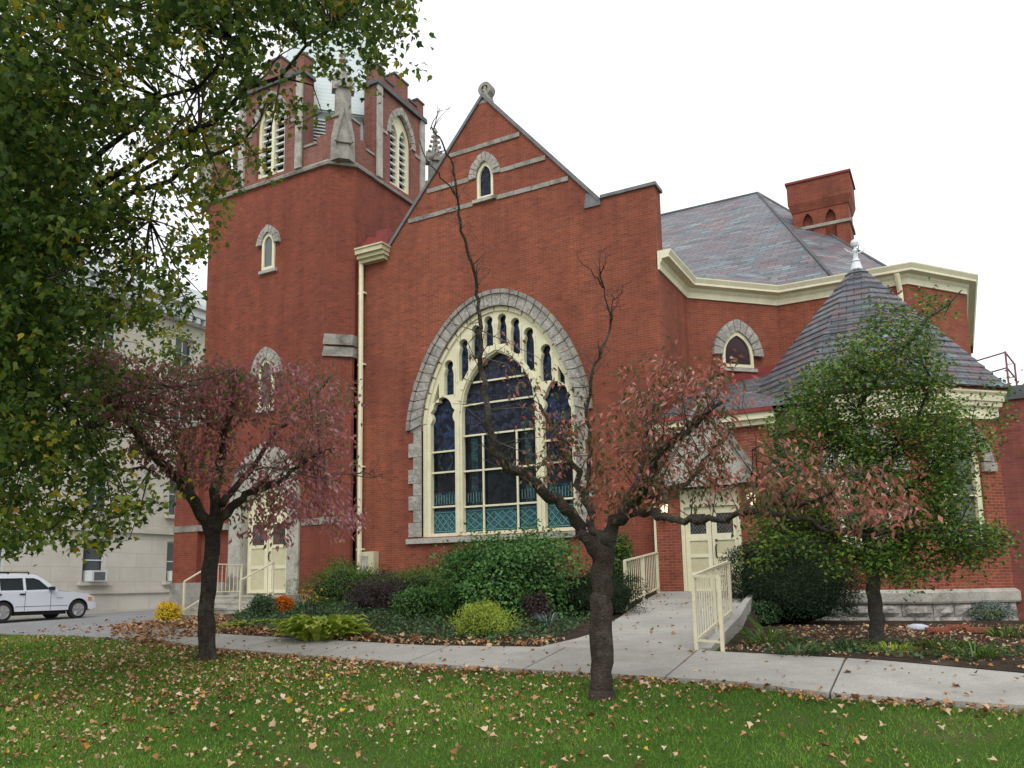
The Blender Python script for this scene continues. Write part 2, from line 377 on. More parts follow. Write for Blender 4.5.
# ------------------------------------------------------------------ ground
def ground():
    def axis(lo,hi,fl,fh,fine,coarse):
        a=list(np.arange(lo,fl,coarse))+list(np.arange(fl,fh,fine))+list(np.arange(fh,hi+coarse,coarse)); return np.array(a)
    xs=axis(-400,400,-40,12,.25,20); ys=axis(-60,600,-4,32,.25,20)
    X,Y=np.meshgrid(xs,ys); Z=gz(X,Y)
    vs=np.stack([X.ravel(),Y.ravel(),Z.ravel()],1); nx=len(xs); ny=len(ys)
    idx=np.arange(nx*ny).reshape(ny,nx)
    fs=np.stack([idx[:-1,:-1].ravel(),idx[:-1,1:].ravel(),idx[1:,1:].ravel(),idx[1:,:-1].ravel()],1)
    me=bpy.data.meshes.new('ground'); me.from_pydata(vs.tolist(),[],fs.tolist()); me.materials.append(M['lawn'])
    o=bpy.data.objects.new('ground',me); setup(o,None,'green lawn scattered with fallen leaves','structure',None,None)
def lawnmat():
    m=mat('lawn_soil_and_thatch',(.05,.1,.02),.95,.1); N=NT(m)
    a=noise(N,1.3,5,.7); r=N.ramp([(.3,(.05,.085,.02)),(.5,(.065,.125,.022)),(.72,(.11,.115,.045))]); N.l(a,r.inputs[0])
    f=noise(N,60,4,.7); g=N.ramp([(.3,(.55,.55,.55)),(.7,(1.35,1.35,1.3))]); N.l(f,g.inputs[0])
    N.l(mixc(N,1.,r.outputs[0],g.outputs[0],'MULTIPLY'),N.b.inputs['Base Color']); bump(N,f,.8,.03); return m
M['lawn']=lawnmat()
ground()
def interp(pl,t):
    pl=np.array(pl,float); seg=np.linalg.norm(np.diff(pl,axis=0),axis=1); c=np.concatenate([[0],np.cumsum(seg)])/seg.sum()
    return np.array([np.interp(t,c,pl[:,0]),np.interp(t,c,pl[:,1])])
def drape(name,A,B,m,up,thick,nl,nw,label,gap=0.,slabs=1,kind='structure'):
    mb=MB()
    for s in range(slabs):
        t0=s/slabs; t1=(s+1)/slabs
        g=gap/2/slabs
        ts=np.linspace(t0+g,t1-g,max(2,nl//slabs+1)); ws=np.linspace(0,1,nw+1)
        rows=[]
        for t in ts:
            a=interp(A,t); b=interp(B,t); rows.append([(a*(1-w_)+b*w_) for w_ in ws])
        n=len(ts); k=nw+1
        vs=[(p[0],p[1],gzf(p[0],p[1])+up) for r in rows for p in r]
        fs=[(i*k+j,(i+1)*k+j,(i+1)*k+j+1,i*k+j+1) for i in range(n-1) for j in range(nw)]
        bl=len(vs); per=[i*k for i in range(n)]+[(n-1)*k+j for j in range(1,k)]+[i*k+k-1 for i in range(n-2,-1,-1)]+[j for j in range(k-2,0,-1)]
        vs+=[(vs[i][0],vs[i][1],vs[i][2]-thick) for i in per]
        q=len(per); fs+=[(per[i],per[(i+1)%q],bl+(i+1)%q,bl+i) for i in range(q)]
        mb.add(vs,fs)
    return mb.build(name,m,None,label=label,kind=kind)
SWN=[(-13.5,10.6),(-10.43,9.8),(-6.25,9.23),(-3.78,9.09),(-2.08,8.95),(-1.16,8.6),(.37,8.46),(6,8.4)]
SWF=[(-13.9,12.0),(-12.09,11.3),(-7.15,10.67),(-5.2,10.83),(-2.96,10.91),(-.92,10.56),(.47,10.0),(6,9.9)]
drape('sidewalk',SWN,SWF,'concrete',.055,.14,60,3,'pale concrete sidewalk crossing in front of the church',.012,11)
WL=[(-5.3,10.85),(-5.05,11.97),(-5.42,14.45),(-5.94,17.04),(-6.3,19.62)]
WR=[(-2.97,10.93),(-3.09,12.24),(-3.29,14.05),(-3.65,16.4),(-4.05,19.62)]
drape('path',WL,WR,'concrete',.05,.14,24,3,'concrete entrance walk up to the cream double doors',.006,5)
DN=[(-90,38),(-40,20),(-24.2,14.2),(-18.3,12.0),(-15.4,11.0),(-13.2,10.3)]
DF=[(-90,90),(-45,60),(-31,34),(-22.6,19),(-17,13.7),(-13.7,11.9)]
drape('driveway',DN,DF,'asphalt',.02,.1,80,24,'grey asphalt driveway beside the church tower')
drape('planting_bed',[(-14.2,12.2),(-12.1,11.38),(-7.15,10.75),(-5.36,10.93),(-5.1,12.0),(-5.46,14.45),(-5.98,17.04),(-6.34,19.5)],[(-23,19.4),(-22,19.5),(-19,19.6),(-16,19.9),(-14,19.9),(-12,19.9),(-9,19.9),(-6.45,19.6)],'soil',.03,.08,40,24,'dark planting bed soil below the church window')
drape('planting_bed',[(-2.80,10.99),(-.92,10.64),(.5,10.08),(6,9.98)],[(-3.95,19.5),(-1.5,19.7),(.8,20.2),(6,21.2)],'soil',.05,.12,60,40,'dark mulched planting bed below the corner turret')

# ------------------------------------------------------------------ church
CH=thing('brick_church','red brick church with square bell tower, tall gable and big arched stained glass window','church',(-11,20,1.2))
F0=Frame((0,20),(1,0))         # facade plane, outward -Y
XC=-11.0
go=archfn(XC,2.84,6.05,9.74,'e'); gi=archfn(XC,2.45,6.2,9.4,'e')
hole=[(XC-2.45,2.9),(XC+2.45,2.9)]+[gi(t) for t in np.linspace(1,-1,41)]
m=MB(); gw=arch(-11.2,.28,12.72,13.4,13.88)
plate(m,F0,[(-15.86,.6),(-6.13,.6),(-6.13,11.8),(-7.72,11.8),(-11.2,15.9),(-14.6,11.95),(-15.86,11.75)],[hole,gw],-.5,0)
m.build('facade_wall','brick',CH)
# coping
m=MB()
def slope_slab(fr,a,b,th,d0,d1,mb):
    (x0,z0),(x1,z1)=a,b; L=math.hypot(x1-x0,z1-z0); nx,nz=-(z1-z0)/L*th,(x1-x0)/L*th
    if nz<0: nx,nz=-nx,-nz
    c=[(x0,z0),(x1,z1),(x1+nx,z1+nz),(x0+nx,z0+nz)]
    mb.hexa([fr.p(*q,d0) for q in c],[fr.p(*q,d1) for q in c])
slope_slab(F0,(-14.72,11.82),(-11.16,15.97),.09,-.55,.06,m); slope_slab(F0,(-11.24,15.93),(-7.69,11.74),.10,-.552,.062,m)
slope_slab(F0,(-7.62,11.8),(-6.07,11.8),.09,-.548,.058,m)
m.hexa([F0.p(-8.1,11.62,0),F0.p(-7.62,11.62,0),F0.p(-7.62,11.8,0),F0.p(-8.02,12.05,0)],[F0.p(-8.1,11.62,.05),F0.p(-7.62,11.62,.05),F0.p(-7.62,11.8,.05),F0.p(-8.02,12.05,.05)])
m.build('gable_coping','coping',CH)
m=MB()
for k in range(12):
    a0,a1=2*PI*k/12,2*PI*(k+1)/12
    q=[(-11.2+r*math.cos(a),16.22+r*math.sin(a)) for r,a in ((.12,a0),(.12,a1),(.22,a1),(.22,a0))]
    m.hexa([F0.p(*c,-.35) for c in q],[F0.p(*c,-.05) for c in q])
m.add([F0.p(-11.2+.121*math.cos(2*PI*i/12),16.22+.121*math.sin(2*PI*i/12),-.2) for i in range(12)],[tuple(range(12))])
m.box(-11.24,20.08,16.02,-11.16,20.3,16.4); m.box(-11.36,20.1,16.19,-11.04,20.28,16.26)
m.hexa([(-11.36,19.99,15.72),(-11.04,19.99,15.72),(-11.04,20.45,15.72),(-11.36,20.45,15.72)],[(-11.3,20.02,16.06),(-11.1,20.02,16.06),(-11.1,20.4,16.06),(-11.3,20.4,16.06)])
m.build('gable_finial','stone_weather',CH)
for z,pad in ((12.62,0),(13.42,0),(14.36,0)):
    def xl(z): return -14.6+(z-11.95)/(15.9-11.95)*3.4
    def xr(z): return -7.72-(z-11.8)/(15.9-11.8)*3.48
    for (a,b) in ([(xl(z)+.12,-11.6 if z<13 else -11.72),(-10.8 if z<13 else -10.68,xr(z)-.12)] if z<14 else [(xl(z)+.12,xr(z)-.12)]):
        m=MB(); n=int((b-a)/.6)+1
        for i in range(n):
            u0=a+(b-a)*i/n+.006; u1=a+(b-a)*(i+1)/n-.006; dd=.03+random.uniform(0,.02)
            m.hexa([F0.p(u0,z-.06,0),F0.p(u1,z-.06,0),F0.p(u1,z+.07,0),F0.p(u0,z+.07,0)],[F0.p(u0,z-.06,dd),F0.p(u1,z-.06,dd),F0.p(u1,z+.07,dd),F0.p(u0,z+.07,dd)])
        m.build('stone_band','stone_weather',CH)
def small_window(fr,a,z0,zs,za,hw,pane,sill=True,name='pointed_window',parent=CH,ring=.2,off=0.,frame_m='cream'):
    """pointed window: ring of rough stones (the part), frame, pane, sill below it"""
    m=MB(); voussoirs(m,fr,archfn(a,hw+.0,zs,za),archfn(a,hw+ring,zs-.02,za+ring*1.15),-.02,.06+off*.5,11)
    w_=m.build(name,'stone_rough',parent)
    m=MB(); plate(m,fr,arch(a,hw,z0,zs,za),[arch(a,hw-.09,z0+.09,zs,za-.13)],-.14+off,-.02+off*.6); m.build('window_frame',frame_m,w_)
    m=MB(); plate(m,fr,arch(a,hw-.07,z0+.05,zs,za-.1),[],-.13+off,-.10+off*.8); m.build('pane',pane,w_)
    if sill:
        m=MB(); m.hexa([fr.p(a-hw-.1,z0-.12,-.1),fr.p(a+hw+.1,z0-.12,-.1),fr.p(a+hw+.1,z0-.12,.1),fr.p(a-hw-.1,z0-.12,.1)],
                       [fr.p(a-hw-.1,z0,-.1),fr.p(a+hw+.1,z0,-.1),fr.p(a+hw+.1,z0-.02,.1),fr.p(a-hw-.1,z0-.02,.1)]); m.build('sill','stone',w_)
    return w_
g_=small_window(F0,-11.2,12.72,13.4,13.88,.28,'glass_violet',name='gable_window',ring=.25)

# the great window
m=MB(); plate(m,F0,[(XC-3.05,2.9),(XC+3.05,2.9)] and [(XC-2.84,6.0)]+[go(t) for t in np.linspace(-1,1,33)]+[(XC+2.84,6.0),(XC+2.46,6.0)]+[gi(t) for t in np.linspace(1,-1,33)]+[(XC-2.46,6.0)],[],-.1,.015)
m.build('mortar_bed','stone_weather',CH)
m=MB(); voussoirs(m,F0,gi,go,-.1,.05,34)
for sgn in (-1,1):
    z=2.92; k=0
    while z<6.02:
        h=.36 if k%2 else .42; z1=min(z+h,6.05); wd=.27 if k%2 else .44
        a,b=XC+sgn*2.45,XC+sgn*(2.45+wd); a,b=min(a,b),max(a,b); d=.03+random.uniform(0,.03)
        m.hexa([F0.p(a,z,-.1),F0.p(b,z,-.1),F0.p(b,z1-.012,-.1),F0.p(a,z1-.012,-.1)],[F0.p(a,z,d),F0.p(b,z,d),F0.p(b,z1-.012,d),F0.p(a,z1-.012,d)])
        z=z1; k+=1
GW=m.build('great_window','stone_rough',CH,label='great pointed stained glass window framed by grey stone arch')
m=MB(); o2=archfn(XC,2.96,6.05,9.86,'e'); voussoirs(m,F0,go,o2,-.05,.1,34); m.build('hood_mould','stone_weather',GW)
m=MB(); m.hexa([F0.p(XC-2.95,2.72,-.3),F0.p(XC+2.95,2.72,-.3),F0.p(XC+2.95,2.72,.1),F0.p(XC-2.95,2.72,.1)],[F0.p(XC-2.95,2.9,-.3),F0.p(XC+2.95,2.9,-.3),F0.p(XC+2.95,2.87,.1),F0.p(XC-2.95,2.87,.1)]); m.build('sill','stone',GW)
oc=-10.95+.02-0.02
lights=[]
def cusp(a,hw,z0,zs,za):   # trefoil-headed light
    pts=[(a-hw,z0),(a+hw,z0),(a+hw,zs)]
    for t in np.linspace(0,1,8)[1:]: pts.append((a+hw-.0-.17*hw*math.sin(t*PI),zs+t*(za-zs)*.45))
    for t in np.linspace(0,1,8)[1:-1]: 
        an=t*PI*.5; pts.append((a+hw*.8*math.cos(an),zs+(za-zs)*(.45+.55*math.sin(an))))
    r=[(2*a-x,z) for x,z in reversed(pts[2:])]
    return pts+[(a,za)]+r
LL=cusp(-12.80,.42,3.0,6.2,6.98); LR=cusp(-9.14,.42,3.0,6.2,6.98)
LC=arch(-10.97,1.17,3.0,6.45,8.08)
lanc=[(-12.57,8.06,7.02,.165),(-12.06,8.62,7.38,.16),(-11.64,8.97,7.92,.15),(-11.22,9.17,8.28,.15),(-10.78,9.17,8.28,.15),(-10.36,8.97,7.92,.15),(-9.94,8.62,7.38,.16),(-9.43,8.06,7.02,.165),(-13.02,7.42,6.84,.105),(-8.98,7.42,6.84,.105)]
def lz(a,zt,zb,hw): # lancet with a small bulb head
    pts=[(a-hw,zb),(a+hw,zb),(a+hw,zt-.42)]
    for an in np.linspace(-.7,PI+.7,13): 
        r=hw*.92; pts.append((a+r*math.cos(an),zt-r*.95+r*math.sin(an)))
    pts.append((a-hw,zt-.42)); return pts
holes=[LL,LR,LC]+[lz(a,zt,zb,hw) if hw>.11 else [(a-hw,zb),(a+hw,zb),(a+hw*(1 if a>XC else 1),zt-.12 if a<XC else zt-.35),(a+(hw if a<XC else -hw)*.9,zt)] [:4] for a,zt,zb,hw in lanc]
inn=archfn(XC,2.44,6.2,9.39,'e'); outer=[(XC-2.44,2.902),(XC+2.44,2.902)]+[inn(t) for t in np.linspace(1,-1,41)]
m=MB(); plate(m,F0,outer,holes,-.30,-.12); m.build('tracery','cream',GW)
# raised mullion ribs
m=MB()
ii=archfn(XC,2.44,6.2,9.39,'e'); i2=archfn(XC,2.33,6.2,9.27,'e')
voussoirs(m,F0,i2,ii,-.12,-.06,18)
for s_ in (-1,1):
    a0,a1=XC+s_*2.33,XC+s_*2.44; m.hexa([F0.p(min(a0,a1),2.91,-.12),F0.p(max(a0,a1),2.91,-.12),F0.p(max(a0,a1),6.2,-.12),F0.p(min(a0,a1),6.2,-.12)],[F0.p(min(a0,a1),2.91,-.06),F0.p(max(a0,a1),2.91,-.06),F0.p(max(a0,a1),6.2,-.06),F0.p(min(a0,a1),6.2,-.06)])
for x0,x1,z0,z1 in [(-12.29,-12.2,2.92,6.6),(-9.74,-9.65,2.92,6.6)]:
    m.box(x0,20.06,z0,x1,20.121,z1)
c1=archfn(-10.97,1.20,6.45,8.14); c2=archfn(-10.97,1.32,6.45,8.29)
voussoirs(m,F0,c1,c2,-.12,-.055,14)
for a,zt,zb,hw in lanc[:8]:
    for s_ in (-1,1): m.box(a+s_*(hw+.045)-.018,20.085,zb-.02,a+s_*(hw+.045)+.018,20.121,zt-.25)
m.build('mullion_rib','cream',GW)
m=MB(); hb=.025
for x in (-11.5,-10.42): m.box(x-hb,20.2,3.0,x+hb,20.24,5.75)
for z in (3.72,4.74,5.76,6.66,7.3): 
    ww=1.17 if z<6.5 else (1.14 if z<7 else .86)
    m.box(-10.97-ww,20.195,z-hb,-10.97+ww,20.245,z+hb)
for a in (-12.8,-9.14):
    for z in (3.77,4.77,5.38): m.box(a-.42,20.195,z-hb,a+.42,20.245,z+hb)
m.build('glazing_bar','cream',GW)
m=MB(); plate(m,F0,[(XC-2.4,2.95),(XC+2.4,2.95),(XC+2.4,6.2)]+[archfn(XC,2.4,6.2,9.35,'e')(t) for t in np.linspace(.97,-.97,31)]+[(XC-2.4,6.2)],[],-.36,-.31)
m.build('glass','glass_dark',GW)
m=MB(); m.cur=0
y=20.302
def panel(x0,z0,x1,z1,mi,d=0): m.cur=mi; m.box(x0,y-d,z0,x1,y+.01,z1)
mats_=['glass_teal','glass_teal_dk','glass_blue','glass_violet','tealline']
for (x0,x1) in ((-13.2,-12.4),(-12.12,-11.53),(-11.47,-10.45),(-10.39,-9.82),(-9.54,-8.74)):
    panel(x0,3.02,x1,3.66,0)
for (x0,x1) in ((-12.12,-11.55),(-10.39,-9.82)):
    panel(x0+.18,3.76,x0+.40,5.7,1)
for (x0,x1) in ((-13.2,-12.4),(-9.54,-8.74)):
    panel(x0,3.82,x1,4.2,1); panel(x0,5.44,x1,6.9,2); 
    # teal medallion ring of the side lights
    m.cur=1; cx=(x0+x1)/2
    for k in range(16):
        a0,a1=2*PI*k/16,2*PI*(k+1)/16
        def q(r,a): return F0.p(cx+r*.8*(1+.13*math.cos(4*a))*math.cos(a),5.12+r*1.35*(1+.13*math.cos(4*a))*math.sin(a),-.295)
        vs=[q(.22,a0),q(.22,a1),q(.30,a1),q(.30,a0)]; m.hexa(vs,[v+Vector((0,-.006,0)) for v in vs])
m.cur=3; panel(-12.13,5.8,-9.81,7.33,3); panel(-11.76,7.332,-10.22,7.89,3); panel(-11.42,7.892,-10.56,8.22,3)
for a,zt,zb,hw in lanc: panel(a-hw-.02,zb-.02,a+hw+.02,zt+.02,2)
m.cur=4
for (x0,x1) in ((-13.2,-12.4),(-12.12,-11.53),(-11.47,-10.45),(-10.39,-9.82),(-9.54,-8.74)):
    n=max(1,round((x1-x0)/.42)); 
    for k in range(n):
        a=x0+(x1-x0)*k/n; b=x0+(x1-x0)*(k+1)/n; c=(a+b)/2
        for p_,q_ in (((a,3.1),(b,3.56)),((a,3.56),(b,3.1)),((c,3.1),(a,3.33)),((c,3.1),(b,3.33)),((c,3.56),(a,3.33)),((c,3.56),(b,3.33))):
            m.bar(F0.p(*p_,-.292),F0.p(*q_,-.292),.014,.014)
    for z in (3.06,3.61): m.bar(F0.p(x0,z,-.292),F0.p(x1,z,-.292),.02,.014)
    if x1-x0<.9 : 
        k=0; xx=x0+.06
        while xx<x1-.03: m.bar(F0.p(xx,3.85,-.30),F0.p(xx,4.12,-.30),.012,.01); xx+=.09
m.build('stained_glass_panel',mats_,GW)

# nave body and roof behind the gable
m=MB(); m.prism([(-15.84,20.5),(-6.15,20.5),(-6.15,34),(-15.84,34)],.5,9.3); m.build('nave_wall','brick',CH)
m=MB(); m.add([(-15.84,20.5,9.3),(-11.2,20.5,13.2),(-6.3,20.5,9.3),(-15.84,34,9.3),(-11.2,34,13.2),(-6.3,34,9.3)],[(0,1,4,3),(1,2,5,4),(0,2,1),(3,4,5),(0,3,5,2)]); m.build('nave_roof','slate',CH)
m=MB(); m.add([(-15.84,20.02,11.93),(-14.7,20.02,11.93),(-14.7,20.02,12.0),(-15.84,20.02,12.15),(-15.84,20.5,12.75),(-14.62,20.5,12.45),(-14.62,20.02,12.0)],[(3,2,5,4),(0,1,2,3)])
m.box(-15.2,20.05,11.95,-14.75,20.45,12.62); m.build('roof_flashing','red_metal',CH)
# left shoulder cornice box and downspout
m=MB()
for (d,z0,z1,e) in ((.42,11.78,11.93,.0),(.46,11.93,11.98,.04),(.32,11.66,11.78,-.03),(.22,11.55,11.66,-.08)):
    m.box(-15.66,20-d,z0,-14.62+e,20.0-.002+.0,z1)
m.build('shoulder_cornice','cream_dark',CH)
m=MB(); m.tube([(-15.62,19.86,11.56),(-15.62,19.88,8),(-15.62,19.88,1.25)],.075,8)
for z in (10.6,8.3,5.1,2.6): m.box(-15.74,19.87,z,-15.5,19.998,z+.05)
m.build('downspout','cream',CH,label='long cream downspout between the tower and the big window')
# a grey branch-like utility bracket crossing the pipe
# ------------------------------------------------------------------ bell tower
TX0,TX1,TY0,TY1=-22.45,-15.87,19.25,25.4; TZ=14.85; C=.62
def octo(x0,x1,y0,y1,c): return [(x0+c,y0),(x1-c,y0),(x1,y0+c),(x1,y1-c),(x1-c,y1),(x0+c,y1),(x0,y1-c),(x0,y0+c)]
m=MB(); m.prism(octo(TX0,TX1,TY0,TY1,C),8.9,TZ)
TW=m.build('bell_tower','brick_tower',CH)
FT=Frame((0,TY0),(1,0))
dc=-18.85
# lower stage with real door recess
m=MB(); lo=octo(TX0-.14,TX1+.0,TY0-.001,TY1,C)
doorhole=arch(dc,1.15,1.3,4.2,5.5)
plate(m,FT,[(TX0+C,.3),(TX1-C,.3),(TX1-C,8.9),(TX0+C,8.9)],[doorhole],-.5,0)
m.prism([(TX0+C,TY0+.5),(TX1-C,TY0+.5),(TX1-C,TY0+.6),(TX1,TY0+.62),(TX1,TY1-C),(TX1-C,TY1),(TX0+C,TY1),(TX0,TY1-C),(TX0,TY0+.62)],.3,8.9)
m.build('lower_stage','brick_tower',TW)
# corner buttresses of the lower stage (chamfered, stone weatherings)
def cbut(x,sx,name='buttress'):
    m=MB()
    pts=[(x-sx*(C+.02),TY0-.10),(x,TY0+C-.12),(x+sx*.0,TY0+C+.3),(x-sx*(C+.02),TY0+C+.3)]
    if sx<0: pts=[(x-sx*(C+.02),TY0-.10),(x-.15,TY0+C-.12-.1),(x-.15,TY0+C+.5),(x-sx*(C+.02),TY0+C+.5)]
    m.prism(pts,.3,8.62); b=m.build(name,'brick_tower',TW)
    for z0,z1,e in ((8.55,8.88,.07),(8.93,9.28,.03)):
        m=MB(); q=[(a+ (sx*e if abs(a-x)<.3 else 0),y_-e) for a,y_ in pts[:2]]+[(pts[2][0],pts[2][1]),(pts[3][0],pts[3][1])]
        lo_=[(a,y_,z0) for a,y_ in q]; 
        q2=[(a-(sx*e*.9 if abs(a-x)<.3 else 0),y_+e*.9+.04) for a,y_ in q[:2]]+q[2:]
        hi_=[(a,y_,z1) for a,y_ in q2]
        m.hexa(lo_,hi_); m.build('stone_weathering','stone_weather',TW)
cbut(TX1,1); cbut(TX0,-1)
m=MB(); m.box(-22.77,TY0-.18,.2,-21.65,TY0+1.2,6.9); m.build('buttress','brick_tower',TW)
m=MB(); m.hexa([(-22.81,TY0-.22,6.9),(-21.63,TY0-.22,6.9),(-21.63,TY0+1.22,6.9),(-22.81,TY0+1.22,6.9)],[(-22.5,TY0-.02,7.5),(-21.63,TY0-.02,7.5),(-21.63,TY0+1.0,7.5),(-22.5,TY0+1.0,7.5)]); m.build('stone_weathering','stone_weather',TW)
m=MB(); m.box(-22.81,TY0-.22,.15,dc-1.5,TY0-.0,1.72)
m.build('stone_base','stone_weather',TW)
m=MB()
m.box(-22.79,TY0-.205,3.38,dc-1.52,TY0-.0,3.58); m.build('string_course','stone_weather',TW)
m=MB(); m.box(dc+1.52,TY0-.03,3.38,TX1-C-.02,TY0-.0,3.58)
m.hexa([(TX1-C-.02,TY0-.14,3.38),(TX1+.03,TY0+C-.14,3.38),(TX1+.03,TY0+C+.1,3.38),(TX1-C-.02,TY0+.1,3.38)],[(TX1-C-.02,TY0-.12,3.6),(TX1+.03,TY0+C-.12,3.6),(TX1+.03,TY0+C+.1,3.6),(TX1-C-.02,TY0+.1,3.6)])
m.build('string_course','stone_weather',TW)
small_window(FT,-18.95,11.85,12.72,13.12,.27,'pane_grey',parent=TW,name='slit_window',ring=.22,off=.145)
small_window(FT,-18.9,7.2,8.3,8.85,.32,'pane_grey',parent=TW,name='slit_window',ring=.32,off=.145)
# entrance surround
m=MB(); plate(m,FT,[(dc-1.5,1.3),(dc+1.45,1.3),(dc+1.45,4.3)]+[archfn(dc-.025,1.475,4.3,6.1)(t) for t in np.linspace(.98,-.98,15)]+[(dc-1.5,4.3)],[arch(dc,.98,1.28,3.9,4.9)],-.35,.07)
m.build('stone_surround','stone',TW)
# ledge at belfry base
m=MB()
def ringpoly(poly,e):
    cx=(TX0+TX1)/2; cy=(TY0+TY1)/2
    return [(x+e*(1 if x>cx else -1)*(1),y+e*(1 if y>cy else -1)) for x,y in poly]
P8=octo(TX0,TX1,TY0,TY1,C)
def pr2(mb,p0,z0,p1,z1):
    n=len(p0); mb.add([(x,y,z0) for x,y in p0]+[(x,y,z1) for x,y in p1],[tuple(reversed(range(n))),tuple(range(n,2*n))]+[(i,(i+1)%n,n+(i+1)%n,n+i) for i in range(n)])
pr2(m,octo(TX0-.1,TX1+.1,TY0-.1,TY1+.1,C+.04),TZ,octo(TX0-.12,TX1+.12,TY0-.12,TY1+.12,C+.04),TZ+.09)
pr2(m,octo(TX0-.1,TX1+.1,TY0-.1,TY1+.1,C+.04),TZ+.09,octo(TX0+.06,TX1-.06,TY0+.06,TY1-.06,C),TZ+.26)
m.build('belfry_ledge','stone_weather',TW)
# low corner parapets
BT=18.35
m=MB()
TC=((-22.15+TX1)/2,(TY0+TY1)/2)
def face(k):   # four faces as frames centred on the face
    if k==0: return Frame((TC[0],TY0),(1,0)),(TX1-TX0)/2
    if k==1: return Frame((TX1,TC[1]),(0,1)),(TY1-TY0)/2
    if k==2: return Frame((TC[0],TY1),(-1,0)),(TX1-TX0)/2
    return Frame((TX0,TC[1]),(0,-1)),(TY1-TY0)/2
BW=1.42
for k in range(4):
    fr,h=face(k)
    for s_ in (-1,1):
        a0,a1=s_*BW,s_*(h-.42)
        a0,a1=min(a0,a1),max(a0,a1); L=a1-a0
        # step up towards the pinnacle
        prof=[(0,.9),(.38,.9),(.38,1.15),(.62,1.15),(.62,1.62),(1,1.62)]
        if s_<0: prof=[(1-t,z) for t,z in reversed(prof)]
        poly=[(a0,TZ+.05),(a1,TZ+.05)]+[(a0+t*L,TZ+z) for t,z in reversed(prof)]
        m=MB(); plate(m,fr,poly,[],-.42,-.06); m.build('parapet','brick_old',TW)
m=MB()
for k in range(4):
    fr,h=face(k)
    for s_ in (-1,1):
        for t0,t1,z in ((0,.38,.9),(.62,1.,1.62)):
            a0=s_*(BW+t0*(h-.42-BW)); a1=s_*(BW+t1*(h-.42-BW)); a0,a1=min(a0,a1),max(a0,a1)
            q=[(a0,TZ+z),(a1,TZ+z),(a1,TZ+z+.08),(a0,TZ+z+.08)]
            m=MB(); m.hexa([fr.p(*c,-.46) for c in q],[fr.p(*c,-.02) for c in q]); m.build('parapet_coping','stone_weather',TW)
# belfry bays with louvred windows
for k in range(4):
    fr,h=face(k)
    m=MB(); lo_=arch(0,.64,TZ+.3,17.0,17.95)
    plate(m,fr,[(-BW,TZ+.05),(BW,TZ+.05),(BW,BT),(-BW,BT)],[lo_],-.5,.02)
    bay=m.build('belfry_bay','brick_old',TW)
    # merlons (stepped)
    m=MB()
    prof=[(-BW,BT+.16),(BW,BT+.16),(BW,BT+.72),(BW-.42,BT+.72),(BW-.42,BT+.42),(.42,BT+.42),(.42,BT+.95),(-.42,BT+.95),(-.42,BT+.42),(-BW+.42,BT+.42),(-BW+.42,BT+.72),(-BW,BT+.72)]
    plate(m,fr,prof,[],-.42,.02); m.build('battlement','brick_old',TW)
    m=MB()
    for a0,a1,z in ((-BW-.03,-BW+.45,.72),(BW-.45,BW+.03,.72),(-.45,.45,.95),(-BW+.45,-.45,.42),(.45,BW-.45,.42)):
        q=[(a0,BT+z),(a1,BT+z),(a1,BT+z+.07),(a0,BT+z+.07)]
        m.hexa([fr.p(*c,-.46) for c in q],[fr.p(*c,.06) for c in q])
    q=[(-BW-.1,BT),(BW+.1,BT),(BW+.06,BT+.16),(-BW-.06,BT+.16)]
    m.hexa([fr.p(*c,-.5) for c in q],[fr.p(*c,.14) for c in q]); 
    m.build('battlement_coping','slate_cap',TW)
    m=MB()
    for s_ in (-1,1):
        a=s_*(BW-.13); q=[(a-.13,TZ+.2),(a+.13,TZ+.2),(a+.13,BT),(a-.13,BT)]
        m=MB(); m.hexa([fr.p(*c,.0) for c in q],[fr.p(*c,.10) for c in q]); m.build('stone_pilaster','stone',TW)
    m=MB(); voussoirs(m,fr,archfn(0,.64,16.95,17.95),archfn(0,.84,16.93,18.22),-.05,.07,11)
    for s_ in (-1,1):
        a=s_*1.0; q=[(a-.16,16.78),(a+.16,16.78),(a+.16,16.9),(a-.16,16.9)]; m.hexa([fr.p(*c,.0) for c in q],[fr.p(*c,.06) for c in q])
    m.build('stone_arch','stone_rough',TW)
    m=MB(); A1=arch(-.285,.225,TZ+.4,17.05,17.5); A2=arch(.285,.225,TZ+.4,17.05,17.5)
    plate(m,fr,arch(0,.635,TZ+.31,17.0,17.94),[A1,A2],-.3,-.1); m.build('louver_frame','cream',TW)
    m=MB()
    for a in (-.285,.285):
        z=TZ+.45
        while z<17.35:
            hw=.225 if z<17.0 else .225*max(.2,1-(z-17.0)/.6)
            m.hexa([fr.p(a-hw,z,-.16),fr.p(a+hw,z,-.16),fr.p(a+hw,z+.05,-.16),fr.p(a-hw,z+.05,-.16)],[fr.p(a-hw,z+.05,-.32),fr.p(a+hw,z+.05,-.32),fr.p(a+hw,z+.09,-.32),fr.p(a-hw,z+.09,-.32)])
            z+=.25
    m.build('louver_slats','white_paint',TW)
    m=MB(); q=[(-.7,TZ+.3),(.7,TZ+.3),(.7,17.9),(-.7,17.9)]; m.hexa([fr.p(*c,-.5) for c in q],[fr.p(*c,-.45) for c in q]); m.build('belfry_shadow_board','dark',TW)
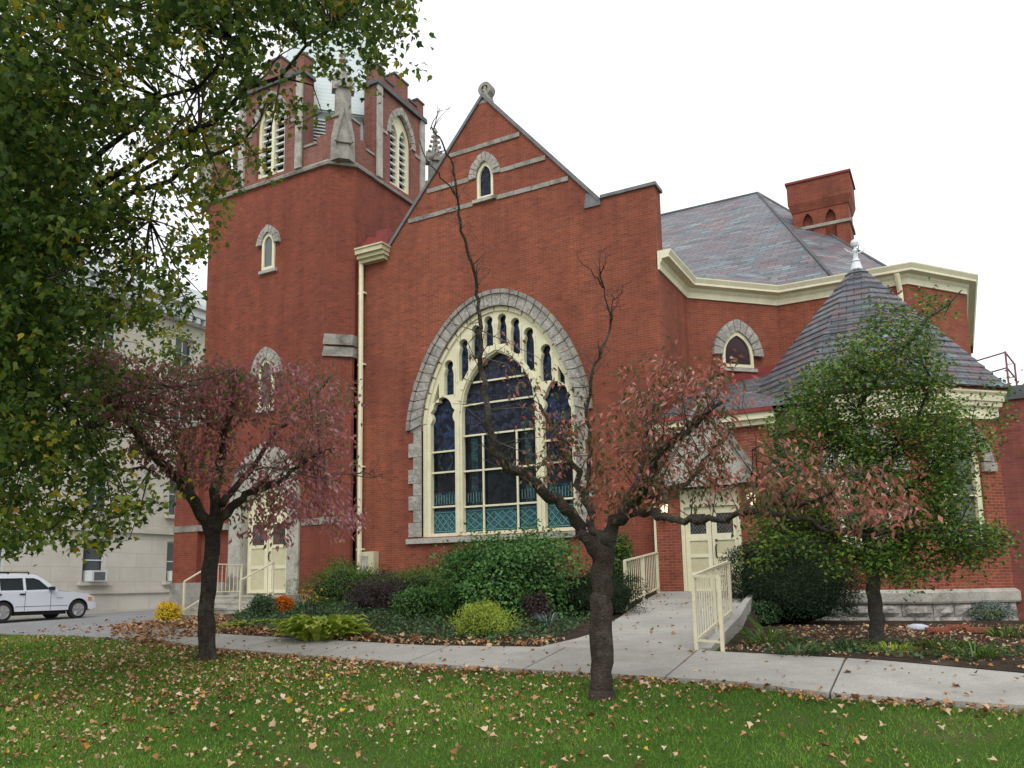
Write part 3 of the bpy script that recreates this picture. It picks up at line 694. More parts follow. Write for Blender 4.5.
# pinnacles
def pinnacle(cx,cy):
    m=MB(); r4=PI/4
    def sq(r,z0,r1,z1,n=8,rot=PI/8): m.lathe(cx,cy,[(r,z0),(r1,z1)],n,rot)
    sq(.42,TZ+.1,.40,TZ+.95); sq(.40,TZ+.95,.29,TZ+1.55); sq(.29,TZ+1.5,.27,TZ+2.85)
    # gablets round the base and the cap
    for k in range(8):
        an=k*PI/4; T=(-math.sin(an),math.cos(an)); fr=Frame((cx+.46*math.cos(an),cy+.46*math.sin(an)),T)
        if k%2==0 or True:
            for (z0,z1,hw,d) in (((TZ+.62,TZ+1.72,.24,.0),) if (k%2 and math.cos(an)*(cx-TC[0])>0 and math.sin(an)*(cy-TC[1])>0) else ()):
                fr2=Frame((cx+.40*math.cos(an),cy+.40*math.sin(an)),(-T[0],-T[1])) 
                q=[(-hw,z0),(hw,z0),(0,z1)]
                m.bar(fr.p(-hw-.03,z0,.02),fr.p(0,z1+.06,.0),.06,.09); m.bar(fr.p(hw+.03,z0,.02),fr.p(0,z1+.06,.0),.06,.09)
                vs=[fr.p(a,z,.0) for a,z in q]+[fr.p(a,z,-.26) for a,z in q]
                m.add(vs,[(0,1,2),(5,4,3),(0,3,4,1),(1,4,5,2),(2,5,3,0)])
    m.lathe(cx,cy,[(.29,TZ+2.65),(.34,TZ+2.72),(.34,TZ+2.78),(.29,TZ+2.85)],8,PI/8)
    for k in range(4):
        an=k*PI/2+PI/4; T=(-math.sin(an),math.cos(an)); fr=Frame((cx+.33*math.cos(an),cy+.33*math.sin(an)),T)
        q=[(-.17,TZ+2.6),(.17,TZ+2.6),(.0,TZ+3.1)]; vs=[fr.p(a,z,.03) for a,z in q]+[fr.p(a,z,-.16) for a,z in q]
        m.add(vs,[(0,1,2),(5,4,3),(0,3,4,1),(1,4,5,2),(2,5,3,0)])
    m.lathe(cx,cy,[(.25,TZ+2.8),(.08,TZ+3.45),(.06,TZ+3.85),(.11,TZ+3.92),(.06,TZ+4.02),(.02,TZ+4.1)],8,PI/8)
    for j,zz in enumerate((3.08,3.28,3.48,3.68)):
        rr=.23-.045*j
        for k in range(4):
            an=k*PI/2+PI/4; m.box(cx+rr*math.cos(an)-.045,cy+rr*math.sin(an)-.045,TZ+zz,cx+rr*math.cos(an)+.045,cy+rr*math.sin(an)+.045,TZ+zz+.08)
    m.build('pinnacle','stone_weather',TW)
for px_,py_ in ((TX1-.33,TY0+.33),(TX0+.33,TY0+.33),(TX1-.33,TY1-.33),(TX0+.33,TY1-.33)): pinnacle(px_,py_)
# spire with louvred drum
m=MB(); r8=2.45; m.lathe(*TC,[(r8,TZ+.1),(r8,16.1)],8,PI/8); m.build('spire_drum','siding',TW)
m=MB(); m.lathe(*TC,[(r8+.05,16.1),(r8+.05,16.2),(2.36,16.25),(2.36,17.55),(r8+.1,17.6),(r8+.1,17.68)],8,PI/8); m.build('louver_drum','siding',TW)
m=MB()
for k in range(8):
    an=PI/4*k; fr=Frame((TC[0]+2.2*math.cos(an),TC[1]+2.2*math.sin(an)),(-math.sin(an),math.cos(an)))
    z=16.3
    while z<17.5:
        m.hexa([fr.p(-.8,z,.0),fr.p(.8,z,.0),fr.p(.8,z+.03,.0),fr.p(-.8,z+.03,.0)],[fr.p(-.8,z-.06,.09),fr.p(.8,z-.06,.09),fr.p(.8,z-.02,.09),fr.p(-.8,z-.02,.09)]); z+=.12
m.build('drum_slats','white_paint',TW)
m=MB(); m.lathe(*TC,[(r8+.16,17.66),(2.28,18.9),(1.75,21.0),(.1,27.5),(.03,27.7)],8,PI/8); m.build('spire','siding',TW)
# tower entrance doors
def door_leaf(fr,a0,a1,z0,z1,parent,win,d=-.2,panels=((.04,.30),(.34,.56)),handle=None,lattice=True):
    """raised-and-sunk panels cut as real openings with a recessed board behind"""
    W_=a1-a0; H_=z1-z0; st=.11*W_/.7
    holes=[]
    mid=None
    for p0,p1 in panels: holes.append([(a0+st,z0+H_*p0),(a1-st,z0+H_*p0),(a1-st,z0+H_*p1),(a0+st,z0+H_*p1)])
    wz0,wz1=z0+H_*win[0],z0+H_*win[1]
    wh=[(a0+st*1.2,wz0),(a1-st*1.2,wz0),(a1-st*1.2,wz1),(a0+st*1.2,wz1)]
    holes.append(wh)
    m=MB(); plate(m,fr,[(a0,z0),(a1,z0),(a1,z1),(a0,z1)],holes,d-.05,d); L=m.build('door_leaf','cream',parent)
    m=MB(); 
    for h in holes[:-1]: m.hexa([fr.p(*c,d-.045) for c in h],[fr.p(*c,d-.025) for c in h])
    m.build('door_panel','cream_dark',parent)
    m=MB(); m.hexa([fr.p(*c,d-.04) for c in wh],[fr.p(*c,d-.03) for c in wh]); m.build('door_window','pane',parent)
    if lattice:
        m=MB(); n=5; aw=wh[1][0]-wh[0][0]; ah=wz1-wz0
        for k in range(-n,n*2):
            for sg in (1,-1):
                x0=wh[0][0]+aw*k/n; pts=[]
                for t in np.linspace(0,1,9):
                    x=x0+sg*t*aw; 
                    if wh[0][0]-1e-6<=x<=wh[1][0]+1e-6: pts.append((x,wz0+t*ah))
                if len(pts)>1: m.bar(fr.p(*pts[0],d-.02),fr.p(*pts[-1],d-.02),.006,.006)
        m.build('window_lattice','stone_weather',parent)
    return L
m=MB(); plate(m,FT,[(dc-.98,1.32),(dc+.98,1.32),(dc+.98,3.9)]+[archfn(dc,.975,3.9,4.88)(t) for t in np.linspace(.98,-.98,13)]+[(dc-.98,3.9)],[],-.34,-.26)
TD=m.build('tower_door','cream',CH,label='cream double doors in stone surround of the bell tower')
door_leaf(FT,dc-.86,dc-.015,1.36,3.85,TD,(.60,.86),-.17); door_leaf(FT,dc+.015,dc+.86,1.36,3.85,TD,(.60,.86),-.17)
m=MB(); m.tube([FT.p(dc+.1,2.35,-.16),FT.p(dc+.1,2.38,-.1),FT.p(dc+.1,2.6,-.1),FT.p(dc+.1,2.65,-.16)],.018,6); m.build('door_handle','black_metal',TD)
# steps
for k,(y0,z1) in enumerate(((17.95,1.30),(17.6,1.14),(17.25,.98))):
    pass
m=MB()
m.box(-19.95,17.95,.3,-16.7,TY0+.3,1.31); m.box(-19.8,17.6,.3,-16.8,17.95,1.14); m.box(-19.8,17.25,.3,-16.8,17.6,.97); m.box(-19.8,16.75,.3,-16.8,17.25,.80)
for z_,y_ in ((1.311,17.93),(1.141,17.58),(.971,17.23)): m.box(-19.83,y_,z_-.05,-16.78,y_+.38,z_+.012)
m.build('entrance_steps','stone',CH)

# ------------------------------------------------------------------ auditorium wing
W2=[(-6.13,20.5),(-6.13,22.56),(-4.03,24.66),(-.6,24.66),(.80,26.5),(.80,36),(-6.13,36)]
m=MB(); m.prism([(-6.5,20.48),(-6.131,20.48)]+W2[1:]+[(-6.5,36)],.5,9.56); AU=m.build('auditorium_wall','brick',CH)
# cornice swept along the wall line
def sweep_cornice(path,prof,m):
    """path list of (x,y) with wall on the left/outside to the right; prof list of (out,z)"""
    n=len(path); rings=[]
    for i,p in enumerate(path):
        p=Vector(p); 
        d0=(p-Vector(path[i-1])).normalized() if i>0 else None; d1=(Vector(path[i+1])-p).normalized() if i<n-1 else None
        n0=Vector((d0.y,-d0.x)) if d0 else None; n1=Vector((d1.y,-d1.x)) if d1 else None
        if n0 is None: mt=n1
        elif n1 is None: mt=n0
        else:
            s=(n0+n1).normalized(); mt=s/max(.3,s.dot(n0))
        rings.append([(p.x+mt.x*o,p.y+mt.y*o,z) for o,z in prof])
    return m.loft(rings)
path=[(-6.13,20.0),(-6.13,22.56),(-4.03,24.66),(-.6,24.66),(.80,26.5),(.80,34)]
prof=[(-.02,9.5),(.05,9.5),(.06,9.66),(.11,9.72),(.11,9.78),(.30,9.80),(.30,9.86),(.36,9.97),(.36,10.0),(-.02,10.0)]
m=MB(); sweep_cornice(path,prof,m); m.box(-6.5,19.72,9.8,-6.12+.36,20.06,10.0) if 0 else None
m.build('cornice','cream',CH)
# roof : front slope, hipped side and corner slopes
mm_=.75; ex=-2.43; ey=24.4; ez=9.97
Pk=(-6.2,ey+ (16.9-ez)/mm_ if 0 else 35.0,0); 
def onplane(u,v,m_): # point of the ray on the front slope
    d=ray(u,v); p0=np.array([0,ey,ez]); nn=np.array([0,-m_,1]); t=(p0-EYE).dot(nn)/d.dot(nn); return EYE+d*t
PK=(-6.2,35.05,17.96)
m=MB()
RL=(-30,35.05,17.96)
m.add([(-11.5,ey,ez),(ex,ey,ez),PK,(-11.5,35.05,17.96)],[(0,1,2,3)])
m.add([(ex,ey,ez),(-.33,26.5,ez),PK],[(0,1,2)])
m.add([(-.33,26.5,ez),(-.3,40,ez),PK],[(0,1,2)])
m.add([(-11.5,46,ez),(-11.5,35.05,17.96),PK,(-.3,46,ez),(-.3,40,ez)],[(0,1,2,3),(3,2,4)])
m.build('auditorium_roof','slate',CH)
m=MB(); m.add([(-5.78,20.5,9.99),(-5.78,22.45,9.99),(-3.92,24.32,9.99),(-4.7,25.6,11.0),(-7.2,25.2,11.0),(-7.2,20.5,10.6)],[(0,1,5),(1,4,5),(1,2,3),(1,3,4)]); m.build('corner_roof','slate',CH)
m=MB(); m.add([(-3.95,24.3,9.985),(-.45,24.3,9.985),(1.15,26.4,9.985),(1.15,36,9.985),(-3.95,36,9.985)],[(0,1,2,3,4)]); m.build('roof_gutter_deck','slate_cap',CH)
# hip and ridge cap lines
m=MB(); m.tube([(ex,ey,ez+.02),PK],.06,6); m.tube([PK,(-11.5,35.05,17.97)],.07,6); m.tube([(-.33,26.5,ez),PK],.06,6); m.build('ridge_cap','slate_cap',CH)
FW2=Frame((-6.13,22.56),(1,1))
q=(Vector((-5.05,23.64))-Vector((-6.13,22.56))).length
small_window(FW2,q,7.55,7.9,8.62,.5,'pane_plum',name='pointed_window',ring=.3,off=.145)
m=MB(); m.tube([(-.82,24.36,9.75),(-.78,24.56,9.3),(-.78,24.58,5)],.07,8); m.build('downspout','cream',CH)
# chimney
CHM=MB(); cx0,cx1,cy0,cy1=-4.30,-2.20,30.0,31.6
CHM.box(cx0+.12,cy0+.30,9.5,cx1-.12,cy1-.12,14.75); plate(CHM,Frame((0,cy0+.12),(1,0)),[(cx0+.12,9.5),(cx1-.12,9.5),(cx1-.12,14.75),(cx0+.12,14.75)],[arch(a_,.17,12.2,14.12,14.46) for a_ in (cx0+.62,cx1-.72)],-.18,0)
ch=CHM.build('chimney','brick',CH,label='broad brick chimney with corbelled top behind slate roof')
m=MB()
pr2(m,[(cx0+.1,cy0+.1),(cx1-.1,cy0+.1),(cx1-.1,cy1-.1),(cx0+.1,cy1-.1)],14.55,[(cx0,cy0),(cx1,cy0),(cx1,cy1),(cx0,cy1)],14.85)
m.box(cx0,cy0,14.85,cx1,cy1,15.62); m.build('chimney_head','brick',ch)
m=MB(); m.box(cx0-.05,cy0-.05,15.62,cx1+.05,cy1+.05,15.70); m.build('chimney_cap','red_metal',ch)
m=MB(); m.box(cx0+.06,cy0+.06,13.86,cx1-.06,cy0+.12,13.97); m.box(cx1-.12,cy0+.12,13.86,cx1-.06,cy1-.06,13.97); m.build('stone_band','stone_weather',ch)

# ------------------------------------------------------------------ corner turret
TCX,TCY=-1.66,22.45; S8=2.2; AP=S8/2*(1+math.sqrt(2))     # apothem
R8=AP/math.cos(PI/8)
def o8(r,z): return [(TCX+r*math.cos(-PI/8-PI/2+PI/4*i+PI/4),TCY+r*math.sin(-PI/8-PI/2+PI/4*i+PI/4),z) for i in range(8)]
m=MB(); 
ft8=[]
for i in range(8):
    a,b=o8(R8,0)[i-1],o8(R8,0)[i]; ft8.append((a,b))
# ccw corners; faces: build walls as plates with window openings on the three front faces
m=MB()
wins=[]
for i in range(8):
    a,b=Vector(ft8[i][0]),Vector(ft8[i][1]); fr=Frame((a.x,a.y),(b.x-a.x,b.y-a.y)); L=(b-a).length
    front=fr.N.y<-.5
    hs_=[]
    if front: hs_=[arch(L/2,.55,2.35,4.05,4.62)]; wins.append((fr,L))
    plate(m,fr,[(0,1.28),(L,1.28),(L,5.1),(0,5.1)],hs_,-.35,0)
TU=m.build('corner_turret','brick_new',CH,label='octagonal brick corner turret with conical slate roof')
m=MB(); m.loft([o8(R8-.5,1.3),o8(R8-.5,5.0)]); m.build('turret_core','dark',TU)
for fr,L in wins:
    m=MB(); voussoirs(m,fr,archfn(L/2,.55,4.05,4.62),archfn(L/2,.84,4.03,4.98),-.05,.07,11)
    for s_ in (-1,1):
        a=L/2+s_*.74; q=[(a-.18,3.83),(a+.18,3.83),(a+.18,4.03),(a-.18,4.03)]; m.hexa([fr.p(*c,-.04) for c in q],[fr.p(*c,.07) for c in q])
    m.build('stone_arch','stone_rough',TU)
    m=MB(); plate(m,fr,arch(L/2,.545,2.36,4.05,4.61),[[(L/2-.42,2.46),(L/2+.42,2.46),(L/2+.42,3.28),(L/2-.42,3.28)],arch(L/2,.42,3.36,4.03,4.48)],-.2,-.06); m.build('window_frame','cream',TU)
    m=MB(); plate(m,fr,arch(L/2,.5,2.4,4.05,4.55),[],-.19,-.15); m.build('pane','pane_grey',TU)
    m=MB(); q=[(L/2-.75,2.2),(L/2+.75,2.2),(L/2+.75,2.34),(L/2-.75,2.34)]; m.hexa([fr.p(*c,-.2) for c in q],[fr.p(*c,.09) for c in q]); m.build('sill','stone',TU)
m=MB(); m.loft([o8(R8+.10,1.02),o8(R8+.12,1.06),o8(R8+.12,1.24),o8(R8+.02,1.31)]); m.build('water_table','stone',TU)
# rock faced base blocks
m=MB(); m.loft([o8(R8+.0,.2),o8(R8+.0,1.02)]); 
for a,b in ft8:
    a,b=Vector(a),Vector(b); fr=Frame((a.x,a.y),(b.x-a.x,b.y-a.y)); L=(b-a).length
    if fr.N.y>.5: continue
    for z0,z1,off in ((.74,1.01,.0),(.42,.735,.35),(.15,.415,.1)):
        x=-off
        while x<L:
            w_=random.uniform(.45,.8); u0,u1=max(0,x)+.01,min(L,x+w_)-.01; x+=w_
            if u1-u0<.08: continue
            nn_=4; g=[[fr.p(u0+(u1-u0)*i/nn_,z0+(z1-z0)*j/3,.02+(random.uniform(.03,.10) if 0<i<nn_ and 0<j<3 else 0)) for i in range(nn_+1)] for j in range(4)]
            vs=[p for r in g for p in r]; fs=[(j*(nn_+1)+i,j*(nn_+1)+i+1,(j+1)*(nn_+1)+i+1,(j+1)*(nn_+1)+i) for j in range(3) for i in range(nn_)]
            m.add(vs,fs)
m.build('stone_base','stone_rough',TU)
m=MB(); m.loft([o8(R8-.02,5.0),o8(R8+.06,5.0),o8(R8+.06,5.24),o8(R8+.14,5.27),o8(R8+.16,5.36),o8(R8+.20,5.38),o8(R8+.22,5.5),o8(R8+.27,5.56),o8(R8+.27,5.6),o8(R8+.1,5.6)]); m.build('cornice','cream',TU)
m=MB(); m.loft([o8(R8+.25,5.6),o8(R8+.25,5.66),o8(R8+.1,5.66)]); m.build('eave_flashing','red_metal',TU)
m=MB(); 
Rr=R8+.30; z0=5.66; ztop=9.42; NR=20
for k in range(NR):
    def prof_(t): return (Rr*(1-t)*(1)+.10*t, z0+(ztop-z0)*t)
    r0,za_=prof_(k/NR); r1,zb_=prof_((k+1)/NR)
    m.loft([o8(r0+.0,za_),o8(r0+.045,za_+.0),o8(r0+.045,za_+.03),o8(r1+.008,zb_+.02)],False)
m.build('turret_roof','slate_big',TU)
m=MB(); m.lathe(TCX,TCY,[(.21,9.2),(.19,9.26),(.11,9.55),(.10,9.6),(.12,9.62),(.07,9.68),(.05,9.84),(.07,9.90),(.035,9.96),(.03,10.0),(.08,10.04),(.10,10.11),(.08,10.18),(.02,10.22)],12)
for k in range(4):
    an=k*PI/2+.5; m.tube([(TCX+.06*math.cos(an),TCY+.06*math.sin(an),9.84),(TCX+.2*math.cos(an),TCY+.2*math.sin(an),9.9),(TCX+.27*math.cos(an),TCY+.27*math.sin(an),9.99)],[.018,.022,.01],6)
m.build('turret_finial','white_paint',TU,smooth=False)

# ------------------------------------------------------------------ vestibule with side entrance
VY=19.6; FV=Frame((0,VY),(1,0)); vx0,vx1=-6.40,-3.6; ddc=-5.03
m=MB(); plate(m,FV,[(vx0,.8),(vx1,.8),(vx1,5.25),(vx0,5.25)],[[(-5.74,1.25),(-4.32,1.25),(-4.32,3.72),(-5.74,3.72)]],-.4,0)
m.box(vx0,VY+.4,.8,vx0+.3,20.6,5.25); m.box(-5.76,VY+.4,3.75,-4.3,20.6,5.25)
VE=m.build('vestibule','brick_new',CH)
m=MB(); sl=(7.35-5.45)/(24.25-19.35)
def vz(y): return 5.47+sl*(y-19.3)
m.add([(vx0-.08,19.3,vz(19.3)),(-2.2,19.3,vz(19.3)),(-2.2,24.6,vz(24.6)),(-6.12,24.6,vz(24.6)),(-6.12,20.0,vz(20.0)),(vx0-.08,20.0,vz(20.0))],[(0,1,2,3,4,5)]); m.add([(vx0-.08,19.3,vz(19.3)-.1),(-2.2,19.3,vz(19.3)-.1),(-2.2,24.6,vz(24.6)-.1),(-6.12,24.6,vz(24.6)-.1)],[(3,2,1,0)])
m.build('vestibule_roof','slate_big',VE)
m=MB(); m.box(vx0-.06,19.28,5.37,-3.4,19.62,5.46) ; 
m.bar((-6.1,20.0,vz(20)+.1),(-6.1,22.5,vz(22.5)+.1),.05,.24); m.bar((-6.1,22.55,vz(22.55)+.1),(-4.05,24.6,vz(24.6)+.1),.05,.24)
m.build('roof_flashing','red_metal',VE)
m=MB(); m.box(vx0-.03,19.34,5.22,-3.4,19.6,5.37); m.box(vx0-.01,19.45,5.1,-3.4,19.598,5.22); m.build('eave_cornice','cream',VE)
m=MB(); 
plate(m,FV,[(-6.02,3.78),(-3.98,3.78),(-3.98,4.02),(-5.0,5.72),(-6.02,4.02)],[],.0,.28)
G_=m.build('stone_gablet','stone',VE)
m=MB(); slope_slab(FV,(-6.12,3.92),(-4.98,5.78),.09,-.02,.36,m); slope_slab(FV,(-5.02,5.78),(-3.88,3.92),.09,-.022,.362,m)
m.box(-5.14,VY-.35,5.72,-4.86,VY,5.98)
m.build('gablet_coping','stone_weather',VE)
m=MB(); m.box(-5.72,VY-.34,3.74,-4.34,VY+.05,3.79); m.hexa([(-5.72,VY-.36,3.74),(-4.34,VY-.36,3.74),(-4.34,VY,3.74),(-5.72,VY,3.74)],[(-5.72,VY-.30,3.86),(-4.34,VY-.30,3.86),(-4.34,VY,3.92),(-5.72,VY,3.92)]); m.build('lintel','stone_weather',VE)
m=MB(); plate(m,FV,[(-5.737,1.27),(-4.323,1.27),(-4.323,3.715),(-5.737,3.715)],[[(-5.66,1.30),(-4.40,1.30),(-4.40,3.30),(-5.66,3.30)]],-.2,-.03)
SD=m.build('side_entrance_door','cream',CH,label='cream double doors with lattice windows under stone gablet')
door_leaf(FV,-5.655,-5.037,1.31,3.29,SD,(.68,.92),-.1,((.04,.19),(.23,.40),(.44,.60))); door_leaf(FV,-5.023,-4.405,1.31,3.29,SD,(.68,.92),-.1,((.04,.19),(.23,.40),(.44,.60)))
m=MB(); m.tube([FV.p(-4.93,2.1,-.1),FV.p(-4.93,2.13,-.03),FV.p(-4.93,2.34,-.03),FV.p(-4.93,2.4,-.1)],.02,6); m.lathe(-4.93,VY+.09,[(.025,2.47),(.025,2.52)],8); m.build('door_handle','black_metal',SD)
m=MB(); m.box(-5.75,VY-.28,1.0,-4.3,VY+.2,1.295); m.build('door_step','concrete',CH)
m=MB(); m.tube([(-6.36,VY-.03,5.1),(-6.36,VY-.03,1.25)],.03,6); m.build('conduit','cream',CH)

# ------------------------------------------------------------------ brick annex to the right
m=MB(); m.box(.92,21.35,.2,14,33,5.42); AN=thing('brick_annex','low purplish red brick annex with dark coping right of the turret','building',(7.5,27,.4)); m.build('wall','brick_dark',AN)
m=MB(); m.box(1.06,21.28,5.42,14.05,33.05,5.72); m.build('coping','slate_cap',AN)
RR=thing('roof_railing','thin mauve metal railing standing on the flat annex roof','railing',(1.2,22.6,5.72))
m=MB()
for x,y in ((-.9,24.3),(1.35,22.2),(1.6,23.6)):
    m.bar((x,y,5.6),(x,y,6.72),.04)
for z in (5.95,6.33,6.70): m.bar((-.9,24.3,z),(1.35,22.2,z),.028); m.bar((1.35,22.2,z),(1.6,23.6,z),.028)
for i in range(3): m.bar((1.35,22.2,5.75+i*.33),(1.6,23.6,6.05+i*.33),.022)
m.build('rail','mauve',RR)

# ------------------------------------------------------------------ limestone building across the drive
LB=thing('limestone_building','large pale limestone building with white cornice beyond the parked vehicle','building',(-36,24,.4))
FL=Frame((-32,0),(0,1))           # outward +X
cols=[9.6,14.0,18.4,22.75,27.0,31.3,35.6]; rows=[(1.85,3.68),(4.9,6.95),(8.55,10.3),(12.0,13.6)]
hs_=[[(c-.55,z0),(c+.55,z0),(c+.55,z1),(c-.55,z1)] for c in cols for z0,z1 in rows]
m=MB(); plate(m,FL,[(2,.2),(44,.2),(44,14.3),(2,14.3)],hs_,-.4,0); m.box(-50,2,.2,-32.41,44,14.3); m.build('wall','lime',LB)
m=MB()
for z,h,d in ((4.0,.22,.12),(1.35,.16,.08),(11.2,.2,.1)): m.box(-32.0,2,z,-32+d,44,z+h)
for c in cols:
    m.box(-32,c+1.75,4.22,-31.88,c+2.25,11.2); m.box(-32,c+1.75,11.4,-31.88,c+2.25,14.3)
m.build('stone_string_course','lime',LB)
m=MB(); m.box(-32.3,2,14.3,-31.75,44,14.6); m.box(-32.3,2,14.6,-31.4,44,15.0); m.box(-32.3,2,15.0,-31.2,44,15.2)
y=2.2
while y<44: m.box(-31.75,y,14.32,-31.45,y+.22,14.58); y+=.5
m.build('cornice','white_paint',LB)
m=MB(); m.box(-34.5,2,15.2,-34.2,44,17.2); m.build('roof_parapet','white_paint',LB)
for c in cols:
    for r_,(z0,z1) in enumerate(rows):
        m=MB(); H=z1-z0; q1=[(c-.49,z0+.06),(c+.49,z0+.06),(c+.49,z0+H*.5-.02),(c-.49,z0+H*.5-.02)]; q2=[(c-.49,z0+H*.5+.03),(c+.49,z0+H*.5+.03),(c+.49,z1-.06),(c-.49,z1-.06)]
        if r_>=1: q2=[(c-.49,z0+H*.5+.03),(c-.02,z0+H*.5+.03),(c-.02,z1-.06),(c-.49,z1-.06)]; q3=[(c+.02,z0+H*.5+.03),(c+.49,z0+H*.5+.03),(c+.49,z1-.06),(c+.02,z1-.06)]; q4=[(c+.02,z0+.06),(c+.49,z0+.06),(c+.49,z0+H*.5-.02),(c+.02,z0+H*.5-.02)]; q1=[(c-.49,z0+.06),(c-.02,z0+.06),(c-.02,z0+H*.5-.02),(c-.49,z0+H*.5-.02)]; hh=[q1,q2,q3,q4]
        else: hh=[q1,q2]
        plate(m,FL,[(c-.545,z0+.005),(c+.545,z0+.005),(c+.545,z1-.005),(c-.545,z1-.005)],hh,-.3,-.18); wn=m.build('window','white_paint',LB)
        m=MB(); q=[(c-.53,z0+.02),(c+.53,z0+.02),(c+.53,z1-.02),(c-.53,z1-.02)]; m.hexa([FL.p(*k,-.27) for k in q],[FL.p(*k,-.24) for k in q]); m.build('pane','pane',wn)
        m=MB(); m.box(-32.1,c-.75,z0-.14,-31.82,c+.75,z0-.002); m.build('sill','lime',wn)
for c,lab in ((22.75,'boxy window air conditioner in the ground floor window nearest the driveway'),(27.0,'window air conditioner in the ground floor window beside the church tower')):
    ac=thing('air_conditioner',lab,'air conditioner',(-31.9,c,1.87),'window air conditioners')
    m=MB(); m.box(-32.35,c-.36,1.87,-31.62,c+.36,2.33); m.build('housing','white_paint',ac)
    m=MB(); 
    for k in range(9): m.box(-31.62,c-.26,1.92+k*.04,-31.605,c+.26,1.94+k*.04)
    m.build('vent_grille','dark',ac)

# ------------------------------------------------------------------ parked SUV (built along +Y, at X=-29)
def suv():
    x0,yr,z=-29.0,17.2,gzf(-29.9,18.5)+.02
    t=thing('parked_suv','white four-door sport utility vehicle parked beside the limestone building','car',(x0-.9,yr+1.4,z))
    W=1.78; xs=x0; xl=x0-W
    def sec(pts,xa,xb,mb): mb.hexa
    prof=[(-1.0,.42),(-.98,.62),(-.97,1.0),(-.86,1.28),(-.78,1.56),(-.55,1.63),(.6,1.66),(1.25,1.62),(1.55,1.45),(2.02,1.08),(2.6,1.02),(3.2,.94),(3.42,.84),(3.5,.62),(3.5,.40),(3.3,.30),(-.9,.30)]
    # body with tumblehome: inner ring narrower above the belt line
    m=MB(); n=len(prof)
    def off(zz): return 0 if zz<=1.05 else (zz-1.05)*.28
    # wheel arches cut by building the lower side as filled outline with arches
    def side(x,sgn,mb):
        low=[(-1.0,.42)]
        def arc(c,r=.42): return [(c+r*math.cos(a),.36+r*math.sin(a)) for a in np.linspace(PI,0,11)]
        pts=[(-.97,1.0),(-.98,.62),(-1.0,.42),(-.9,.34)]+arc(0)+arc(2.85)+[(3.4,.34),(3.5,.42),(3.5,.62),(3.42,.84),(3.2,.94),(2.6,1.02),(2.02,1.06)]
        vs,fs=fill2d(pts,[])
        mb.add([(x-sgn*.02+(zc)*.04,yr+a,z+b) for a,b,zc in vs],fs)
    side(xs,1,m); side(xl,-1,m)
    # skin across
    rings=[]
    for a,b in prof: rings.append([(xs-off(b)-.01,yr+a,z+b),(xs-off(b)-.12,yr+a,z+b+(.03 if b>1.5 else 0)),(xl+off(b)+.12,yr+a,z+b+(.03 if b>1.5 else 0)),(xl+off(b)+.01,yr+a,z+b)])
    vs=[p for r in rings for p in r]; fs=[(i*4+j,i*4+j+1,((i+1)%n)*4+j+1,((i+1)%n)*4+j) for i in range(n-2) for j in range(3)]
    m.add(vs,fs); body=m.build('body','car_white',t,smooth=False)
    # greenhouse side: pillars frame with window holes
    for s_,X in ((1,xs),(-1,xl)):
        m=MB(); out=[(-.97,1.0),(2.02,1.06),(1.55,1.45),(1.25,1.62),(.6,1.66),(-.55,1.63),(-.78,1.56),(-.86,1.28)]
        wn=[[(-.78,1.08),(-.22,1.1),(-.22,1.5),(-.62,1.5)],[(-.12,1.1),(.72,1.1),(.72,1.53),(-.12,1.52)],[(.80,1.1),(1.72,1.12),(1.32,1.46),(1.12,1.53),(.80,1.53)]]
        vs,fs=fill2d(out,wn); m.add([(X-s_*(off(b)+.0)-s_*(.5-c_)*.03,yr+a,z+b) for a,b,c_ in vs],fs); m.build('window_frame','car_white',t)
        for w_ in wn:
            m=MB(); vs,fs=fill2d(w_,[]); m.add([(X-s_*(off(b)+.035)-s_*(.5-c_)*.01,yr+a*1.0,z+b) for a,b,c_ in vs],fs); m.build('side_window','pane',t)
        for y0 in (.55,1.62-.98+.0):
            pass
        for y0 in (.58,-.26): 
            m=MB(); m.box(X-.012 if s_>0 else X-.02,yr+y0-.02+.0,z+.93,X+.022 if s_>0 else X+.012,yr+y0+.17,z+.99); m.build('door_handle','black_metal',t)
        m=MB()
        for y0 in (-.16,.76,1.72): m.box(X-.005,yr+y0,z+.38,X+.004,yr+y0+.014,z+1.06)
        m.box(X-.005,yr+.42,z+.52,X+.006,yr+2.4,z+.535)
        m.build('door_seam','dark',t)
        m=MB(); m.box(X+(.02 if s_>0 else -.16),yr+1.62,z+1.08,X+(.16 if s_>0 else -.02),yr+1.78,z+1.22); m.build('wing_mirror','car_trim',t)
        for c in (0,2.85):
            m=MB(); fr=Frame((X-s_*.02,yr+c),(0,1) if s_>0 else (0,-1))
            rings=[]
            for r,d in ((.22,-.20),(.34,-.20),(.355,-.15),(.355,-.04),(.34,0),(.24,.005)):
                rings.append([fr.p(r*math.cos(a),z+.355+r*math.sin(a),d) for a in np.linspace(0,2*PI,25)[:-1]])
            m.loft(rings); wh=m.build('wheel','tyre',t,smooth=False)
            m=MB(); 
            for k in range(5):
                a=2*PI*k/5+.3; m.bar(fr.p(.04*math.cos(a),z+.355+.04*math.sin(a),.012),fr.p(.225*math.cos(a),z+.355+.225*math.sin(a),.012),.075,.03)
            m.loft([[fr.p(r*math.cos(a),z+.355+r*math.sin(a),d) for a in np.linspace(0,2*PI,17)[:-1]] for r,d in ((.235,.006),(.235,.02),(.205,.02),(.205,.008))])
            m.build('rim','chrome',wh)
        # dark wheel wells and sill cladding
    m=MB(); m.box(xl+.05,yr-.85,z+.30,xs-.22,yr+3.3,z+.8); m.box(xl+.05,yr+.45,z+.22,xs-.08,yr+2.4,z+.34); m.build('underbody','dark',t)
